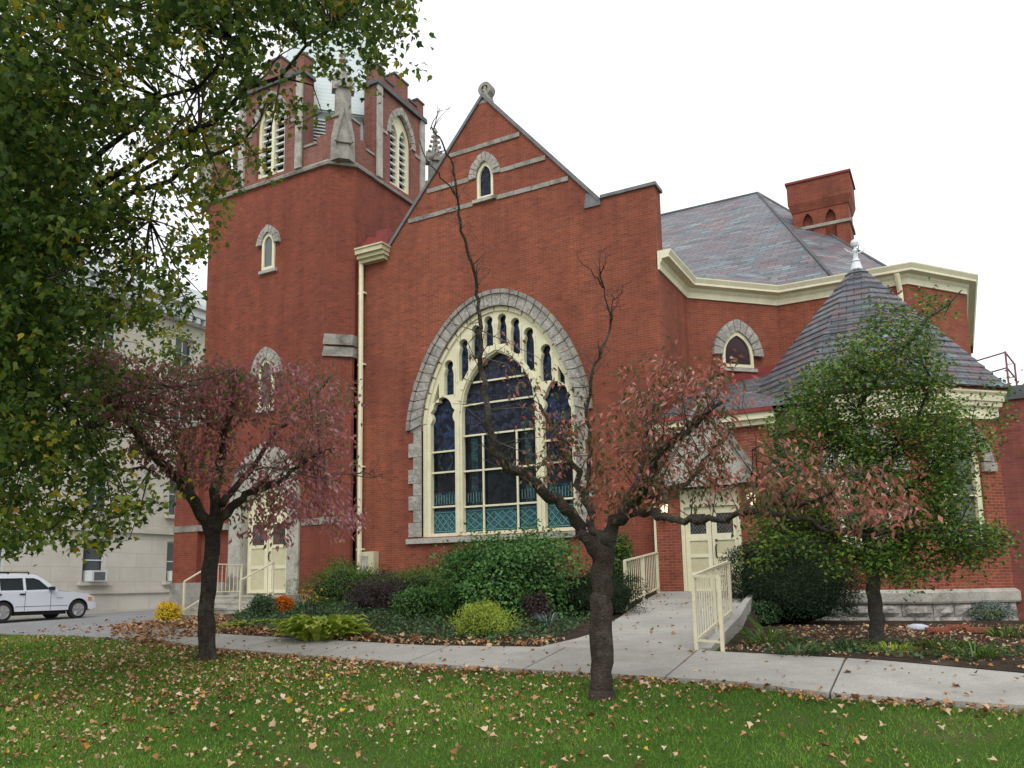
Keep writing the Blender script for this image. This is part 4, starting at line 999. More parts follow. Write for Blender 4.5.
    m=MB(); m.box(xl+.02,yr+3.42,z+.38,xs-.02,yr+3.58,z+.60); m.build('bumper','car_white',t)
    m=MB(); m.box(xs-.32,yr+3.36,z+.66,xs+.012,yr+3.50,z+.84); m.build('headlight','headlamp',t)
    m=MB(); m.box(xs-.05,yr+3.22,z+.68,xs+.016,yr+3.37,z+.82); m.build('turn_signal','amber',t)
    m=MB(); m.box(xl,yr+3.36,z+.66,xl+.32,yr+3.50,z+.84); m.build('headlight','headlamp',t)
    m=MB(); 
    for X in (xs-.28,xl+.28): m.bar((X,yr-.5,z+1.74),(X,yr+1.0,z+1.74),.04); [m.bar((X,yr+q,z+1.64),(X,yr+q,z+1.74),.04) for q in (-.5,1.0,.25)]
    m.build('roof_rack','black_metal',t)
    m=MB(); m.box(xs-.006,yr+1.95,z+.80,xs+.010,yr+2.2,z+.83) ; m.build('badge','chrome',t)
M['car_white']=mat('white_car_paint',(.70,.73,.80),.12,.6); M['car_trim']=mat('dark_blue_trim',(.03,.03,.06),.4)
M['tyre']=noisy('tyre_rubber',(.025,.025,.025),(.035,.035,.035),10); M['chrome']=mat('silver_alloy',(.6,.6,.62),.35,.5,.7)
M['headlamp']=mat('headlamp_glass',(.6,.6,.62),.1,.5); M['amber']=mat('amber_lens',(.7,.28,.04),.3)
suv()

# ------------------------------------------------------------------ handrails
def railing(label,runs,posts,name='handrail',gap=.2,h=.95,group=None,low=.12,balu=True,r=.02):
    """runs: list of ((x,y,z0),(x,y,z0)) walking surface points"""
    p0=runs[0][0]; t=thing(name,label,'railing',p0,group)
    m=MB(); top=MB(); bal=MB()
    for a,b in runs:
        A=Vector(a);B=Vector(b); top.bar(A+Vector((0,0,h)),B+Vector((0,0,h)),.045,.035); top.bar(A+Vector((0,0,low)),B+Vector((0,0,low)),.03,.03)
        L=(B-A).length; n=max(1,int(L/gap))
        for k in range(1,n):
            c=A.lerp(B,k/n); bal.bar(c+Vector((0,0,low)),c+Vector((0,0,h)),.014,.014)
    top.build('rail','rail',t)
    if balu: bal.build('balusters','rail',t)
    for p in posts:
        m=MB(); p=Vector(p); m.bar(p-Vector((0,0,.08)),p+Vector((0,0,h)),.045,.045); m.build('post','rail',t)
    return t
def g3(x,y,dz=.05): return (x,y,gzf(x,y)+dz)
railing('cream handrail with balusters along the left side of the entrance walk',[(g3(-5.72,15.6),g3(-6.22,19.2))],[g3(-5.72,15.6),g3(-5.97,17.4),g3(-6.22,19.2)])
railing('cream handrail with corner return on the right side of the entrance walk',[(g3(-3.08,10.98),g3(-3.42,14.4)),(g3(-3.08,10.98),g3(-2.72,10.9))],[g3(-3.08,10.98),g3(-3.25,12.7),g3(-3.42,14.4),g3(-2.72,10.9)])
m=MB(); 
pts=[(-3.03,11.05),(-3.12,12.3),(-3.32,14.1),(-3.68,16.4),(-4.07,19.55)]
for (a,b) in zip(pts[:-1],pts[1:]):
    m.hexa([(a[0],a[1],gzf(*a)-.6),(a[0]+.12,a[1],gzf(*a)-.6),(b[0]+.12,b[1],gzf(*b)-.7),(b[0],b[1],gzf(*b)-.7)],[(a[0],a[1],gzf(*a)+(.06 if a is pts[0] else .13)),(a[0]+.12,a[1],gzf(*a)+(.06 if a is pts[0] else .13)),(b[0]+.12,b[1],gzf(*b)+.13),(b[0],b[1],gzf(*b)+.13)])
m.build('kerb','concrete',None,kind='structure',label='low concrete kerb along the entrance walk')
sz=1.31
railing('cream landing railing left of the tower doors, at the head of the steps',[((-19.65,18.0,sz),(-19.65,19.1,sz))],[(-19.65,18.0,sz),(-19.65,19.1,sz)],gap=.15)
railing('sloping cream stair rail at the left end of the stone steps',[((-19.65,16.9,.8),(-19.65,17.95,sz))],[(-19.65,16.9,.8)],balu=False)
railing('sloping cream stair rail in the middle of the stone steps, before the tower doors',[((-17.35,16.85,.8),(-17.35,18.1,sz))],[(-17.35,16.85,.8),(-17.35,18.1,sz)],balu=False)

# ------------------------------------------------------------------ lanterns and meter box
def lantern(x,z,yw,label,lit=True):
    t=thing('wall_lantern',label,'wall lamp',(x,yw,z),'wall lanterns beside the entrances')
    y=yw-.16
    m=MB(); m.box(x-.05,yw-.03,z-.12,x+.05,yw-.001,z+.14); m.bar((x,yw-.02,z+.12),(x,y,z+.24),.03); m.lathe(x,y,[(.13,z+.17),(.03,z+.29),(.015,z+.36)],6); m.lathe(x,y,[(.02,z-.24),(.09,z-.18),(.09,z-.16)],6)
    for k in range(6):
        a=k*PI/3; m.bar((x+.085*math.cos(a),y+.085*math.sin(a),z-.17),(x+.12*math.cos(a),y+.12*math.sin(a),z+.17),.014)
    m.build('lamp_frame','black_metal',t)
    m=MB(); m.lathe(x,y,[(.07,z-.15),(.105,z+.16)],6); m.build('lamp_glass','lamp_lit' if lit else 'lamp_off',t)
M['lamp_lit']=mat('lit_lamp_glass',(.8,.7,.5),.4); _b=M['lamp_lit'].node_tree.nodes['Principled BSDF']; _b.inputs['Emission Color'].default_value=(1,.78,.45,1); _b.inputs['Emission Strength'].default_value=1.3
M['lamp_off']=mat('pale_lamp_glass',(.75,.72,.62),.3)
lantern(-6.08,3.22,VY,'black wall lantern on the brick pier left of the side entrance',True)
lantern(-4.02,3.36,VY,'black wall lantern right of the side entrance, above the dark yew',True)
lantern(-20.75,3.95,TY0,'small wall lantern left of the tower doors',False)
t=thing('meter_box','grey-cream utility meter box on the brick wall right of the long downspout','utility box',(-15.2,19.9,1.9))
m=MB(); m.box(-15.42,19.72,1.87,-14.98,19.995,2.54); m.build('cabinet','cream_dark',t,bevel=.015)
m=MB(); m.box(-15.38,19.68,1.97,-15.18,19.72,2.42); m.build('cover','stone',t); m=MB(); m.tube([(-15.18,19.88,1.87),(-15.18,19.88,1.2)],.03,6); m.build('conduit','cream_dark',t)

# ------------------------------------------------------------------ foliage
def gpt(u,v):
    d=ray(u,v); s=2.
    while s<120:
        p=EYE+d*s
        if p[2]<gzf(p[0],p[1]): return p
        s+=.03
    return p
def leafmesh(name,P,D,Nn,L,Wd,tint,m,parent=None,fold=.25,shape='leaf',**k):
    """P centres of leaf bases, D directions, Nn normals, L lengths, Wd half widths"""
    n=len(P); D=D/np.linalg.norm(D,axis=1,keepdims=True)
    S=np.cross(D,Nn); S/=np.linalg.norm(S,axis=1,keepdims=True)+1e-9; U=np.cross(S,D)
    L=L[:,None]; Wd=Wd[:,None]
    if shape=='leaf':
        base=P; tip=P+D*L-U*L*.12; l=P+D*L*.45-S*Wd+U*Wd*fold; r=P+D*L*.45+S*Wd+U*Wd*fold
        V=np.stack([base,l,tip,r],1).reshape(-1,3); idx=np.arange(n)*4
        F=np.concatenate([np.stack([idx,idx+1,idx+2],1),np.stack([idx,idx+2,idx+3],1)],1).reshape(-1,3); per=2; nv=3
    elif shape=='broad':  # five-sided maple-like outline
        c=[(0,0),(.08,-.62),(.45,-1.),(.58,-.42),(1.,0),(.58,.42),(.45,1.),(.08,.62)]
        V=np.stack([P+D*L*a+S*Wd*b+U*Wd*fold*abs(b)-U*L*.1*a*a for a,b in c],1).reshape(-1,3); idx=np.arange(n)*8
        F=np.concatenate([np.stack([idx,idx+1,idx+2,idx+3],1),np.stack([idx,idx+3,idx+4,idx+5],1),np.stack([idx,idx+5,idx+6,idx+7],1)],1).reshape(-1,4); per=3; nv=4
    else:  # blade
        V=np.stack([P-S*Wd,P+S*Wd,P+D*L],1).reshape(-1,3); idx=np.arange(n)*3; F=np.stack([idx,idx+1,idx+2],1); per=1; nv=3
    me=bpy.data.meshes.new(name); me.vertices.add(len(V)); me.vertices.foreach_set('co',V.ravel().astype(np.float32))
    me.loops.add(F.size); me.loops.foreach_set('vertex_index',F.ravel().astype(np.int32))
    me.polygons.add(len(F)); me.polygons.foreach_set('loop_start',np.arange(0,F.size,nv,dtype=np.int32))
    me.update(calc_edges=True)
    at_=me.attributes.new('tint','FLOAT','FACE'); at_.data.foreach_set('value',np.repeat(tint,per).astype(np.float32))
    me.materials.append(M[m]); o=bpy.data.objects.new(name,me); setup(o,parent,k.get('label'),k.get('kind'),k.get('cat'),k.get('group')); return o
def rnd(n): 
    v=rng.normal(size=(n,3)); return v/np.linalg.norm(v,axis=1,keepdims=True)
class Leaves:
    def __init__(s): s.P=[];s.D=[];s.N=[];s.L=[];s.W=[];s.T=[]
    def add(s,P,D,N,L,W,T): s.P.append(P);s.D.append(D);s.N.append(N);s.L.append(L);s.W.append(W);s.T.append(T)
    def build(s,name,m,parent,**k):
        return leafmesh(name,*[np.concatenate(a) for a in (s.P,s.D,s.N,s.L,s.W,s.T)],m,parent,**k)
def twig_leaves(LV,a,b,n,L,W,droop,tlo,thi,spread=.09,upb=.6):
    """leaves set along a twig from a to b"""
    a=np.array(a);b=np.array(b); t=rng.random(n)**.8
    P=a+(b-a)*t[:,None]+rng.normal(size=(n,3))*spread*.5
    ax=(b-a)/np.linalg.norm(b-a)
    D=rnd(n)*1.+ax*.5; D[:,2]*=.5; D[:,2]-=droop
    N=rnd(n)*.55; N[:,2]+=upb
    LV.add(P,D,N,L*rng.uniform(.65,1.2,n),W*rng.uniform(.7,1.15,n),rng.uniform(tlo,thi,n))
def trunk_with(m,tw,mats,t):
    m.cur=1; m.add(tw.v,tw.f); return m.build('trunk',mats,t,smooth=True)
def near(A,b):
    d=np.linalg.norm(A-b,axis=1); k=min(len(A),14); return A[np.argsort(d)[random.randrange(k)]]
def polyl(pts,k=4,jit=.03):
    """smooth a polyline a little and add irregularity"""
    pts=[np.array(p,float) for p in pts]; out=[]
    for i in range(len(pts)-1):
        p0=pts[max(i-1,0)];p1=pts[i];p2=pts[i+1];p3=pts[min(i+2,len(pts)-1)]
        for j in range(k):
            t=j/k; q=.5*((2*p1)+(-p0+p2)*t+(2*p0-5*p1+4*p2-p3)*t*t+(-p0+3*p1-3*p2+p3)*t**3)
            out.append(q+(rng.normal(size=3)*jit if (i+j)>0 else 0))
    out.append(pts[-1]); return out
def limb(mb,pts,r0,r1,n=8,k=4,jit=.02):
    q=polyl(pts,k,jit); rr=[r0+(r1-r0)*(i/(len(q)-1))**.8 for i in range(len(q))]
    mb.tube(q,[r*random.uniform(.93,1.07) for r in rr],n); return q
def inpoly(u,v,poly):
    c=False; j=len(poly)-1
    for i in range(len(poly)):
        (x0,y0),(x1,y1)=poly[i],poly[j]
        if (y0>v)!=(y1>v) and u<(x1-x0)*(v-y0)/(y1-y0+1e-9)+x0: c=not c
        j=i
    return c

# --- small pink dogwood, left
T1=gpt(205,661); d1=float(np.linalg.norm(T1-EYE))
def tree_root(name,p,label): return thing(name,label,'tree',tuple(map(float,p)))
def dog_left():
    t=tree_root('dogwood_tree',T1,'pink-leaved small dogwood with dark trunk on the lawn before the tower doors')
    D=d1; m=MB()
    base=at(206,664,D); 
    tr=limb(m,[base,at(207,645,D),at(208,600,D+.05),at(211,560,D+.05),at(214,528,D)],.138,.11,12,4,.012)
    m.tube([base-np.array([0,0,.15]),base+np.array([0,0,.12])],[.20,.15],12)
    L1=limb(m,[at(213,535,D),at(197,508,D-.1),at(178,478,D-.2),at(152,455,D-.3),at(130,425,D-.5),at(104,395,D-.6),at(78,372,D-.7)],.11,.02)
    L2=limb(m,[at(214,532,D),at(217,490,D+.1),at(222,455,D+.3),at(228,420,D+.2),at(236,385,D+.3),at(240,365,D+.3)],.10,.015)
    L3=limb(m,[at(214,532,D),at(232,508,D-.1),at(252,492,D-.3),at(275,482,D-.5),at(298,466,D-.6),at(325,450,D-.7)],.09,.015)
    L4=limb(m,[at(222,505,D),at(250,470,D+.6),at(280,430,D+1.0),at(310,400,D+1.2),at(335,375,D+1.3)],.06,.012)
    L5=limb(m,[at(205,520,D),at(192,490,D+.6),at(180,455,D+1.0),at(165,420,D+1.2)],.05,.012)
    limbs=[np.array(q) for q in (L1,L2,L3,L4,L5)]; allp=np.concatenate([l[len(l)//3:] for l in limbs])
    LV=Leaves(); tw=MB()
    cl=[(150,392,40,26,.3,.9,26),(200,375,55,24,.2,.8,34),(230,400,70,30,.35,.95,70),(290,390,52,30,.3,.9,44),(245,450,78,34,.35,.95,62),(180,425,48,34,.2,.8,34),(320,425,36,40,.3,.95,34),(115,372,34,22,.2,.8,18),(300,490,50,22,.5,1,34),(325,520,44,16,.6,.95,30),(275,535,28,16,.4,.9,12),(335,455,26,28,.3,.95,20),(160,455,38,26,.1,.7,20),(255,515,30,14,.2,.6,10),(90,350,25,16,.1,.7,9),(350,520,20,12,.6,.95,6),(80,385,30,24,.1,.8,18),(125,410,40,24,.1,.85,22),(110,350,36,16,.0,.7,14),(175,370,40,16,.0,.5,12),(345,400,18,24,.2,.8,8),(220,375,40,16,.2,.8,14),(275,380,40,16,.2,.9,14),(200,470,30,22,.0,.5,12),(330,380,26,20,.1,.6,8)]
    for (u,v,ru,rv,tl,th,n) in cl:
        for i in range(n):
            a=random.uniform(0,2*PI); r=math.sqrt(random.random()); uu=u+ru*r*math.cos(a); vv=v+rv*r*math.sin(a)
            dd=D+random.uniform(-1.5,1.5)*(1-.3*r)
            b=at(uu,vv,dd); j=near(allp,b)
            dirv=(b-j); dl=np.linalg.norm(dirv); st=b-dirv/dl*min(dl,random.uniform(.35,.7))
            if random.random()<.25: tw.tube([j,j*.6+b*.4+rng.normal(size=3)*.1,j*.25+b*.75+rng.normal(size=3)*.07,b],[.009,.006,.004,.002],3)
            twig_leaves(LV,st,b,random.randint(12,20),.105,.026,.8,max(0,tl-.12),min(1,th+.05),.15)
    for (u0,v0,u1,v1) in [(70,375,125,395),(60,385,110,350),(105,400,200,385),(150,395,235,370),(60,400,140,440),(140,410,215,405),(190,390,60,362),(120,395,95,350),(255,470,385,476),(350,476,382,475)]:
        a=at(u0,v0,D-.8);b=at(u1,v1,D-.6); tw.tube(polyl([a,(a+b)/2+rng.normal(size=3)*.1,b],5,.03),[.012*(1-i/14)+.003 for i in range(11)],4)
        for k in range(6):
            c=a+(b-a)*random.random(); tw.tube([c,c+rnd(1)[0]*.25,c+rnd(1)[0]*.45],[.005,.004,.002],3)
    trunk_with(m,tw,['bark','twig'],t); LV.build('crown','lf_pink',t)
dog_left()
# --- dogwood, right, in front of the side entrance
T2=gpt(602,699); d2=float(np.linalg.norm(T2-EYE))
def dog_right():
    t=tree_root('dogwood_tree',T2,'forked dogwood with sparse russet leaves and bare upright stem before the side entrance')
    D=d2; m=MB(); 
    base=at(602,700,D)
    limb(m,[base,at(602,680,D),at(601,640,D+.02),at(602,600,D+.04),at(603,565,D+.05),at(604,548,D+.05)],.118,.11,12,4,.01)
    m.tube([base-np.array([0,0,.15]),base+np.array([0,0,.10])],[.18,.13],12)
    A=limb(m,[at(600,562,D+.05),at(585,533,D),at(568,509,D-.1),at(543,489,D-.2),at(520,473,D-.3),at(504,463,D-.35),at(494,447,D-.4),at(486,410,D-.4),at(482,370,D-.4),at(480,330,D-.35)],.08,.022)
    A2=limb(m,[at(480,332,D-.35),at(478,300,D-.3),at(474,272,D-.3),at(463,236,D-.3),at(458,200,D-.3),at(452,165,D-.25),at(440,140,D-.2),at(431,127,D-.2)],.022,.006,6,5,.008)
    A3=limb(m,[at(458,200,D-.3),at(446,183,D-.35),at(436,172,D-.4),at(425,156,D-.4),at(419,140,D-.4)],.009,.004,5,4,.006)
    limb(m,[at(433,130,D-.2),at(434,118,D-.2),at(439,108,D-.2)],.006,.003,4,3)
    B=limb(m,[at(604,552,D+.05),at(614,528,D-.05),at(630,510,D-.2),at(643,492,D-.3),at(655,462,D-.5),at(676,438,D-.6),at(700,420,D-.7),at(722,402,D-.8)],.09,.016)
    B2=limb(m,[at(602,548,D+.05),at(593,520,D+.2),at(583,492,D+.4),at(568,455,D+.5),at(556,430,D+.6),at(540,405,D+.6)],.06,.016)
    B3=limb(m,[at(586,500,D+.35),at(590,460,D+.5),at(588,420,D+.6),at(590,385,D+.6),at(602,348,D+.7),at(611,322,D+.7),at(604,290,D+.7),at(600,270,D+.7)],.032,.006,6,4,.01)
    B4=limb(m,[at(611,322,D+.7),at(615,298,D+.7),at(632,281,D+.7)],.009,.003,5)
    B5=limb(m,[at(603,288,D+.7),at(590,272,D+.7),at(578,255,D+.7)],.010,.003,4)
    Cc=limb(m,[at(628,512,D-.2),at(645,511,D-.4),at(662,517,D-.6),at(690,520,D-.9),at(715,518,D-1.1),at(742,514,D-1.3),at(772,508,D-1.4),at(801,505,D-1.5),at(838,503,D-1.6)],.05,.012)
    C2=limb(m,[at(742,514,D-1.3),at(775,514,D-1.5),at(803,521,D-1.5),at(838,531,D-1.6),at(880,536,D-1.7),at(912,530,D-1.7)],.028,.006,6)
    C3=limb(m,[at(742,513,D-1.3),at(756,490,D-1.2),at(764,470,D-1.2),at(752,450,D-1.1)],.018,.006,5)
    C4=limb(m,[at(801,505,D-1.5),at(835,485,D-1.7),at(862,470,D-1.7),at(890,462,D-1.7)],.012,.005,5)
    E=limb(m,[at(640,498,D-.3),at(665,492,D),at(690,478,D+.3),at(712,455,D+.5),at(735,425,D+.6)],.045,.01,6)
    E2=limb(m,[at(612,530,D),at(640,470,D+.5),at(650,430,D+.8),at(660,395,D+.9),at(690,370,D+1.)],.04,.008,6)
    allp=np.concatenate([np.array(q)[len(q)//3:] for q in (A,B,B2,Cc,C2,C3,C4,E,E2)]); up=np.array(A2)
    LV=Leaves(); tw=MB()
    cl=[(640,470,46,40,.2,.9,40),(700,385,52,28,.35,.95,44),(648,385,44,24,.3,.95,30),(600,425,44,30,.1,.8,26),(640,430,50,26,.2,.85,32),(735,450,38,46,.3,.9,30),(850,483,52,26,.3,.95,30),(880,505,38,18,.4,.95,13),(795,470,30,28,.3,.9,14),(600,495,34,20,.1,.7,14),(700,455,42,34,.2,.8,30),(560,408,34,28,.1,.7,14),(545,450,40,34,.1,.8,10),(505,365,34,30,.3,.9,5),(680,500,40,16,.0,.5,12),(740,480,40,20,.2,.8,16),(770,500,40,14,.1,.6,12),(655,355,22,12,.4,.9,8),(722,360,20,14,.4,.9,7),(790,440,22,18,.4,.9,5),(560,470,30,40,.0,.6,7),(915,512,10,14,.6,.9,5)]
    for (u,v,ru,rv,tl,th,n) in cl:
        for i in range(n):
            a=random.uniform(0,2*PI); r=math.sqrt(random.random()); uu=u+ru*r*math.cos(a); vv=v+rv*r*math.sin(a)
            sh=-.0 if uu<740 else -1.2
            dd=D+sh+random.uniform(-.9,.9)
            b=at(uu,vv,dd); j=near(allp,b)
            dirv=(b-j); dl=np.linalg.norm(dirv)+1e-6; st=b-dirv/dl*min(dl,random.uniform(.18,.4))
            if random.random()<.45: tw.tube([j,j*.6+b*.4+rng.normal(size=3)*.07,j*.25+b*.75+rng.normal(size=3)*.05,b],[.007,.005,.003,.002],3)
            twig_leaves(LV,st,b,random.randint(9,16),.075,.0165,.8,max(0,tl-.25),th,.11)
    # bare side twigs of the upright stems
    for src,n,l in ((A2,16,.3),(B3,30,.4),(A,30,.5),(B4,5,.25)):
        src=np.array(src)
        for k in range(n):
            p=src[random.randrange(len(src))]; e=p+rnd(1)[0]*np.array([1,.6,.7])*l*random.uniform(.5,1)+np.array([0,0,l*.4])
            tw.tube([p,(p+e)/2+rng.normal(size=3)*.03,e],[.006,.004,.002],3)
            for q in range(2):
                s_=p+(e-p)*random.uniform(.3,.9); tw.tube([s_,s_+rnd(1)[0]*.16],[.003,.0015],3)
    trunk_with(m,tw,['bark','twig'],t); LV.build('crown','lf_red',t)
dog_right()
# --- big maple whose limbs hang in from the left
def maple():
    root=np.array([-15.5,6.0,gzf(-15.5,6.0)])
    t=tree_root('maple_tree',root,'large green and yellow maple whose limbs hang in from the upper left')
    m=MB(); fork=root+np.array([.5,.4,3.4])
    limb(m,[root,root+np.array([.1,.1,1.5]),fork],.42,.34,12)
    ends=[(-10,60,13),(60,160,12),(150,220,11.5),(230,40,11),(330,30,11),(120,300,12),(60,400,12),(20,500,12.5),(200,130,12),(90,20,12),(20,260,13),(260,120,11.5),(150,470,12.5)]
    limbs=[]
    for (u,v,d) in ends:
        e=at(u,v,d); mid=(fork+e)/2+np.array([0,0,.9]); limbs.append(limb(m,[fork+rng.normal(size=3)*.1,fork*.7+e*.3+np.array([0,0,.7]),mid,fork*.2+e*.8+np.array([0,0,.3]),e],.11,.012,7,4,.05))
    # crown mass outside the frame, up and left
    allp=np.concatenate([np.array(q)[4:] for q in limbs])
    poly=[(-60,-70),(405,-70),(405,20),(398,40),(392,62),(384,78),(352,92),(332,70),(318,72),(291,58),(290,80),(304,112),(296,128),(280,150),(285,178),(262,190),(248,175),(238,196),(206,228),(214,262),(182,255),(200,292),(160,312),(187,348),(192,388),(165,410),(120,425),(128,470),(156,512),(118,530),(92,556),(60,545),(-60,560)]
    LV=Leaves(); tw=MB(); n=0; sub=[]
    while n<1950:
        u=random.uniform(-60,408); v=random.uniform(-70,560)
        if not inpoly(u,v,poly): continue
        # thinner towards the right and the lower right
        dens=1.0 if u<110 else (.72 if u<230 else .55)
        if v<30 and u>180: dens=.95
        gap=math.sin(u*.045+1.3*math.sin(v*.03))*math.sin(v*.05+.9*math.sin(u*.028)) 
        if u>70 and 40<v<330: dens*=.70+.75*gap
        if random.random()>dens: continue
        n+=1
        d=random.uniform(9.5,14.5)
        if u>75 and 325<v<450: d=random.uniform(15.2,17.5)
        b=at(u,v,d); dirv=rnd(1)[0]; dirv[2]=-abs(dirv[2])*.5; ln=random.uniform(.35,.7); 
        a=b-dirv*ln*.9
        yel=.55 if (u>110 and v>110) else .18
        hi=1.0 if random.random()<yel else .78
        lo=.0 if hi<.9 else .35
        twig_leaves(LV,a,b,random.randint(17,26),.088,.039,.5,lo,hi,.15)
        if (u<85 and 90<v<480 and random.random()<.75) or (150<u<370 and v<45):
            for q in range(2 if u<85 and v<400 else 1):
                o_=rng.normal(size=3)*np.array([.28,.28,.16]); twig_leaves(LV,a+o_,b+o_,18,.09,.04,.5,0,.55,.16)
        if random.random()<.2:
            j=allp[np.argmin(np.linalg.norm(allp-a,axis=1))]
            tw.tube([j,(j+a)/2+rng.normal(size=3)*.1,a,b],[.016,.011,.007,.003],3)
    # rest of the crown beyond the frame edge and overhead
    for i in range(500):
        c=np.array([-15.,7.,8.5])+rnd(1)[0]*np.array([5,4.5,4.])*random.uniform(.75,1.)
        q=np.array(M3.T@(c-EYE)); 
        if q[2]<0:
            u=PU-FPX*q[0]/q[2]; v=PV+FPX*q[1]/q[2]
            if -20<u<1100 and v>-20: continue
        if c[2]<2.5: continue
        twig_leaves(LV,c-rnd(1)[0]*.5,c,18,.12,.05,.35,0,.75,.16)
    trunk_with(m,tw,['bark','bark'],t); LV.build('crown','lf_maple',t,shape='broad')
maple()
# --- holly-like tree before the turret
T3=gpt(877,650); 
def holly():
    d3=float(np.linalg.norm(T3-EYE)); D=d3
    t=tree_root('holly_tree',T3,'small-leaved green tree in the mulched bed before the brick turret')
    m=MB(); base=at(877,652,D)
    limb(m,[base,at(876,620,D),at(873,590,D),at(872,560,D)],.10,.085,10,4,.01)
    Ls=[]
    for pts,r in (([(872,562),(868,530),(866,490),(866,450),(862,410),(862,370),(870,335)],.085),([(873,575),(850,550),(825,530),(790,512),(760,500)],.05),([(874,570),(900,545),(930,530),(970,525),(1000,535)],.05),([(866,500),(890,460),(915,420),(930,380),(925,330)],.045),([(866,470),(840,440),(815,415),(800,400)],.04),([(862,400),(890,360),(915,335),(938,312),(962,290)],.03),([(868,520),(905,490),(945,465),(980,450)],.04)):
        k=random.uniform(-.6,.6); Ls.append(limb(m,[at(u,v,D+k*i/len(pts)) for i,(u,v) in enumerate(pts)],r,.008,7,4,.02))
    allp=np.concatenate([np.array(q)[3:] for q in Ls]); LV=Leaves(); tw=MB()
    cl=[(868,345,34,22,22),(895,325,26,12,8),(855,385,52,26,42),(915,370,38,26,26),(800,400,26,20,12),(870,425,66,28,62),(930,425,48,30,38),(795,440,36,26,20),(958,440,40,22,20),(835,470,56,28,44),(905,480,66,30,60),(800,500,52,26,38),(955,490,30,26,16),(870,520,80,26,66),(790,540,30,14,12),(860,560,60,16,34),(940,540,60,26,48),(990,548,28,18,18),(900,575,60,12,24),(748,560,14,14,4),(1005,400,14,20,3),(765,520,26,26,16),(930,305,20,10,4),(950,400,34,22,16),(820,370,26,20,12),(885,300,14,12,4)]
    for (u,v,ru,rv,n) in cl:
        for i in range(n):
            a=random.uniform(0,2*PI); r=math.sqrt(random.random()); uu=u+ru*r*math.cos(a); vv=v+rv*r*math.sin(a)
            dd=D+random.uniform(-1.3,1.3)*(1-.35*r)
            b=at(uu,vv,dd); j=near(allp,b)
            dirv=(b-j); dl=np.linalg.norm(dirv)+1e-6; st=b-dirv/dl*min(dl,.45)
            if random.random()<.6: tw.tube([j,(j+b)/2+rng.normal(size=3)*.05,b],[.009,.006,.002],3)
            twig_leaves(LV,st,b,random.randint(44,64),.064,.021,.15,0,1,.19)
    trunk_with(m,tw,['bark_grey','bark_grey'],t); LV.build('crown','lf_holly',t)
holly()

# --- shrubs: a lumpy body of twigs with leaves all over
def shrub(u,v,w,h,name,label,m,leafL=.06,leafW=.018,n=9000,cat='shrub',dep=None,lump=.22,droop=.1,group=None,flat=1.,tl=0,th=1,core='yew_core',loose=1.):
    p=gpt(u,v) if not isinstance(u,tuple) else np.array([*u,gzf(*u)])
    dep=dep or w*.8
    t=thing(name,label,cat,tuple(map(float,p)),group)
    ph=rng.uniform(0,6,8)
    def rad(d):
        return 1+lump*(np.sin(3*d[...,0]*2+ph[0])*np.cos(2.3*d[...,1]*2+ph[1])+.6*np.sin(5*d[...,2]+4*d[...,0]+ph[2]))*.6
    c=p+np.array([0,0,h*.42]); sc=np.array([w/2,dep/2,h*.56])
    mb=MB(); rings=[]
    for i in range(9):
        th_=PI*(i+.5)/9; r=[]
        for k in range(14):
            f=2*PI*k/14; d=np.array([math.sin(th_)*math.cos(f),math.sin(th_)*math.sin(f),math.cos(th_)]); q=c+d*sc*rad(d)*.72; q[2]=max(q[2],gzf(q[0],q[1])-.05); r.append(tuple(q))
        rings.append(r)
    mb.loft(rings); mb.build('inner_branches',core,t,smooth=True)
    d=rnd(n); d[:,2]=np.where(d[:,2]<-.55,-d[:,2],d[:,2]); rr=rad(d)*(rng.uniform(.6,1.06,n)**.8+np.abs(rng.normal(0,.07,n))*loose)
    P=c+d*sc*rr[:,None]; P[:,2]=np.maximum(P[:,2],gz(P[:,0],P[:,1])+.02)
    Dd=d*.6+rnd(n)*.8; Dd[:,2]-=droop; N=d*.8+rnd(n)*.5; N[:,2]+=.4
    leafmesh('foliage',P,Dd,N,leafL*rng.uniform(.6,1.25,n),leafW*rng.uniform(.7,1.2,n),rng.uniform(tl,th,n),m,t)
    return t,p
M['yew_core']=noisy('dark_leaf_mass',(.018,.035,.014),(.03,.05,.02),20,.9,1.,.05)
M['lime_core']=noisy('lime_leaf_mass',(.12,.17,.03),(.16,.21,.035),20,.9,1.,.05)
M['plum_core']=noisy('plum_leaf_mass',(.03,.022,.024),(.045,.033,.033),20,.9,1.,.05)
shrub(505,618,2.75,1.45,'green_shrub','big glossy green rounded shrub below the stained glass window','lf_bush',.085,.026,13000,lump=.42,loose=2.2)
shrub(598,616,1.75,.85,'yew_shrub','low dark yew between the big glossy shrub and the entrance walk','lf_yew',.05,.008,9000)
shrub(418,618,1.1,.62,'green_shrub','small soft green shrub left of the big glossy shrub','lf_bush',.06,.018,2500)
shrub(484,638,.95,.50,'lime_shrub','low yellow-green shrub in front of the big glossy shrub','lf_lime',.045,.009,5000,tl=.2,core='lime_core',loose=2.2,lump=.4)
shrub(537,624,.6,.55,'plum_shrub','small dull purple shrub between the lime shrub and the dark yew','lf_plum',.04,.012,2600,core='plum_core')
shrub(378,612,1.5,.75,'plum_shrub','twiggy purple-brown shrub left of the big glossy shrub','lf_plum',.05,.012,4500,core='plum_core',loose=2.6,lump=.5)
shrub(345,604,1.9,.95,'perennial_clump','soft bright green feathery clump below the long downspout','lf_perennial',.08,.011,8000,cat='plant',loose=2.6,lump=.5)
shrub(408,603,2.4,.75,'perennial_clump','low feathery green clump along the wall right of the meter box','lf_perennial',.08,.011,7000,cat='plant',loose=2.6,lump=.5)
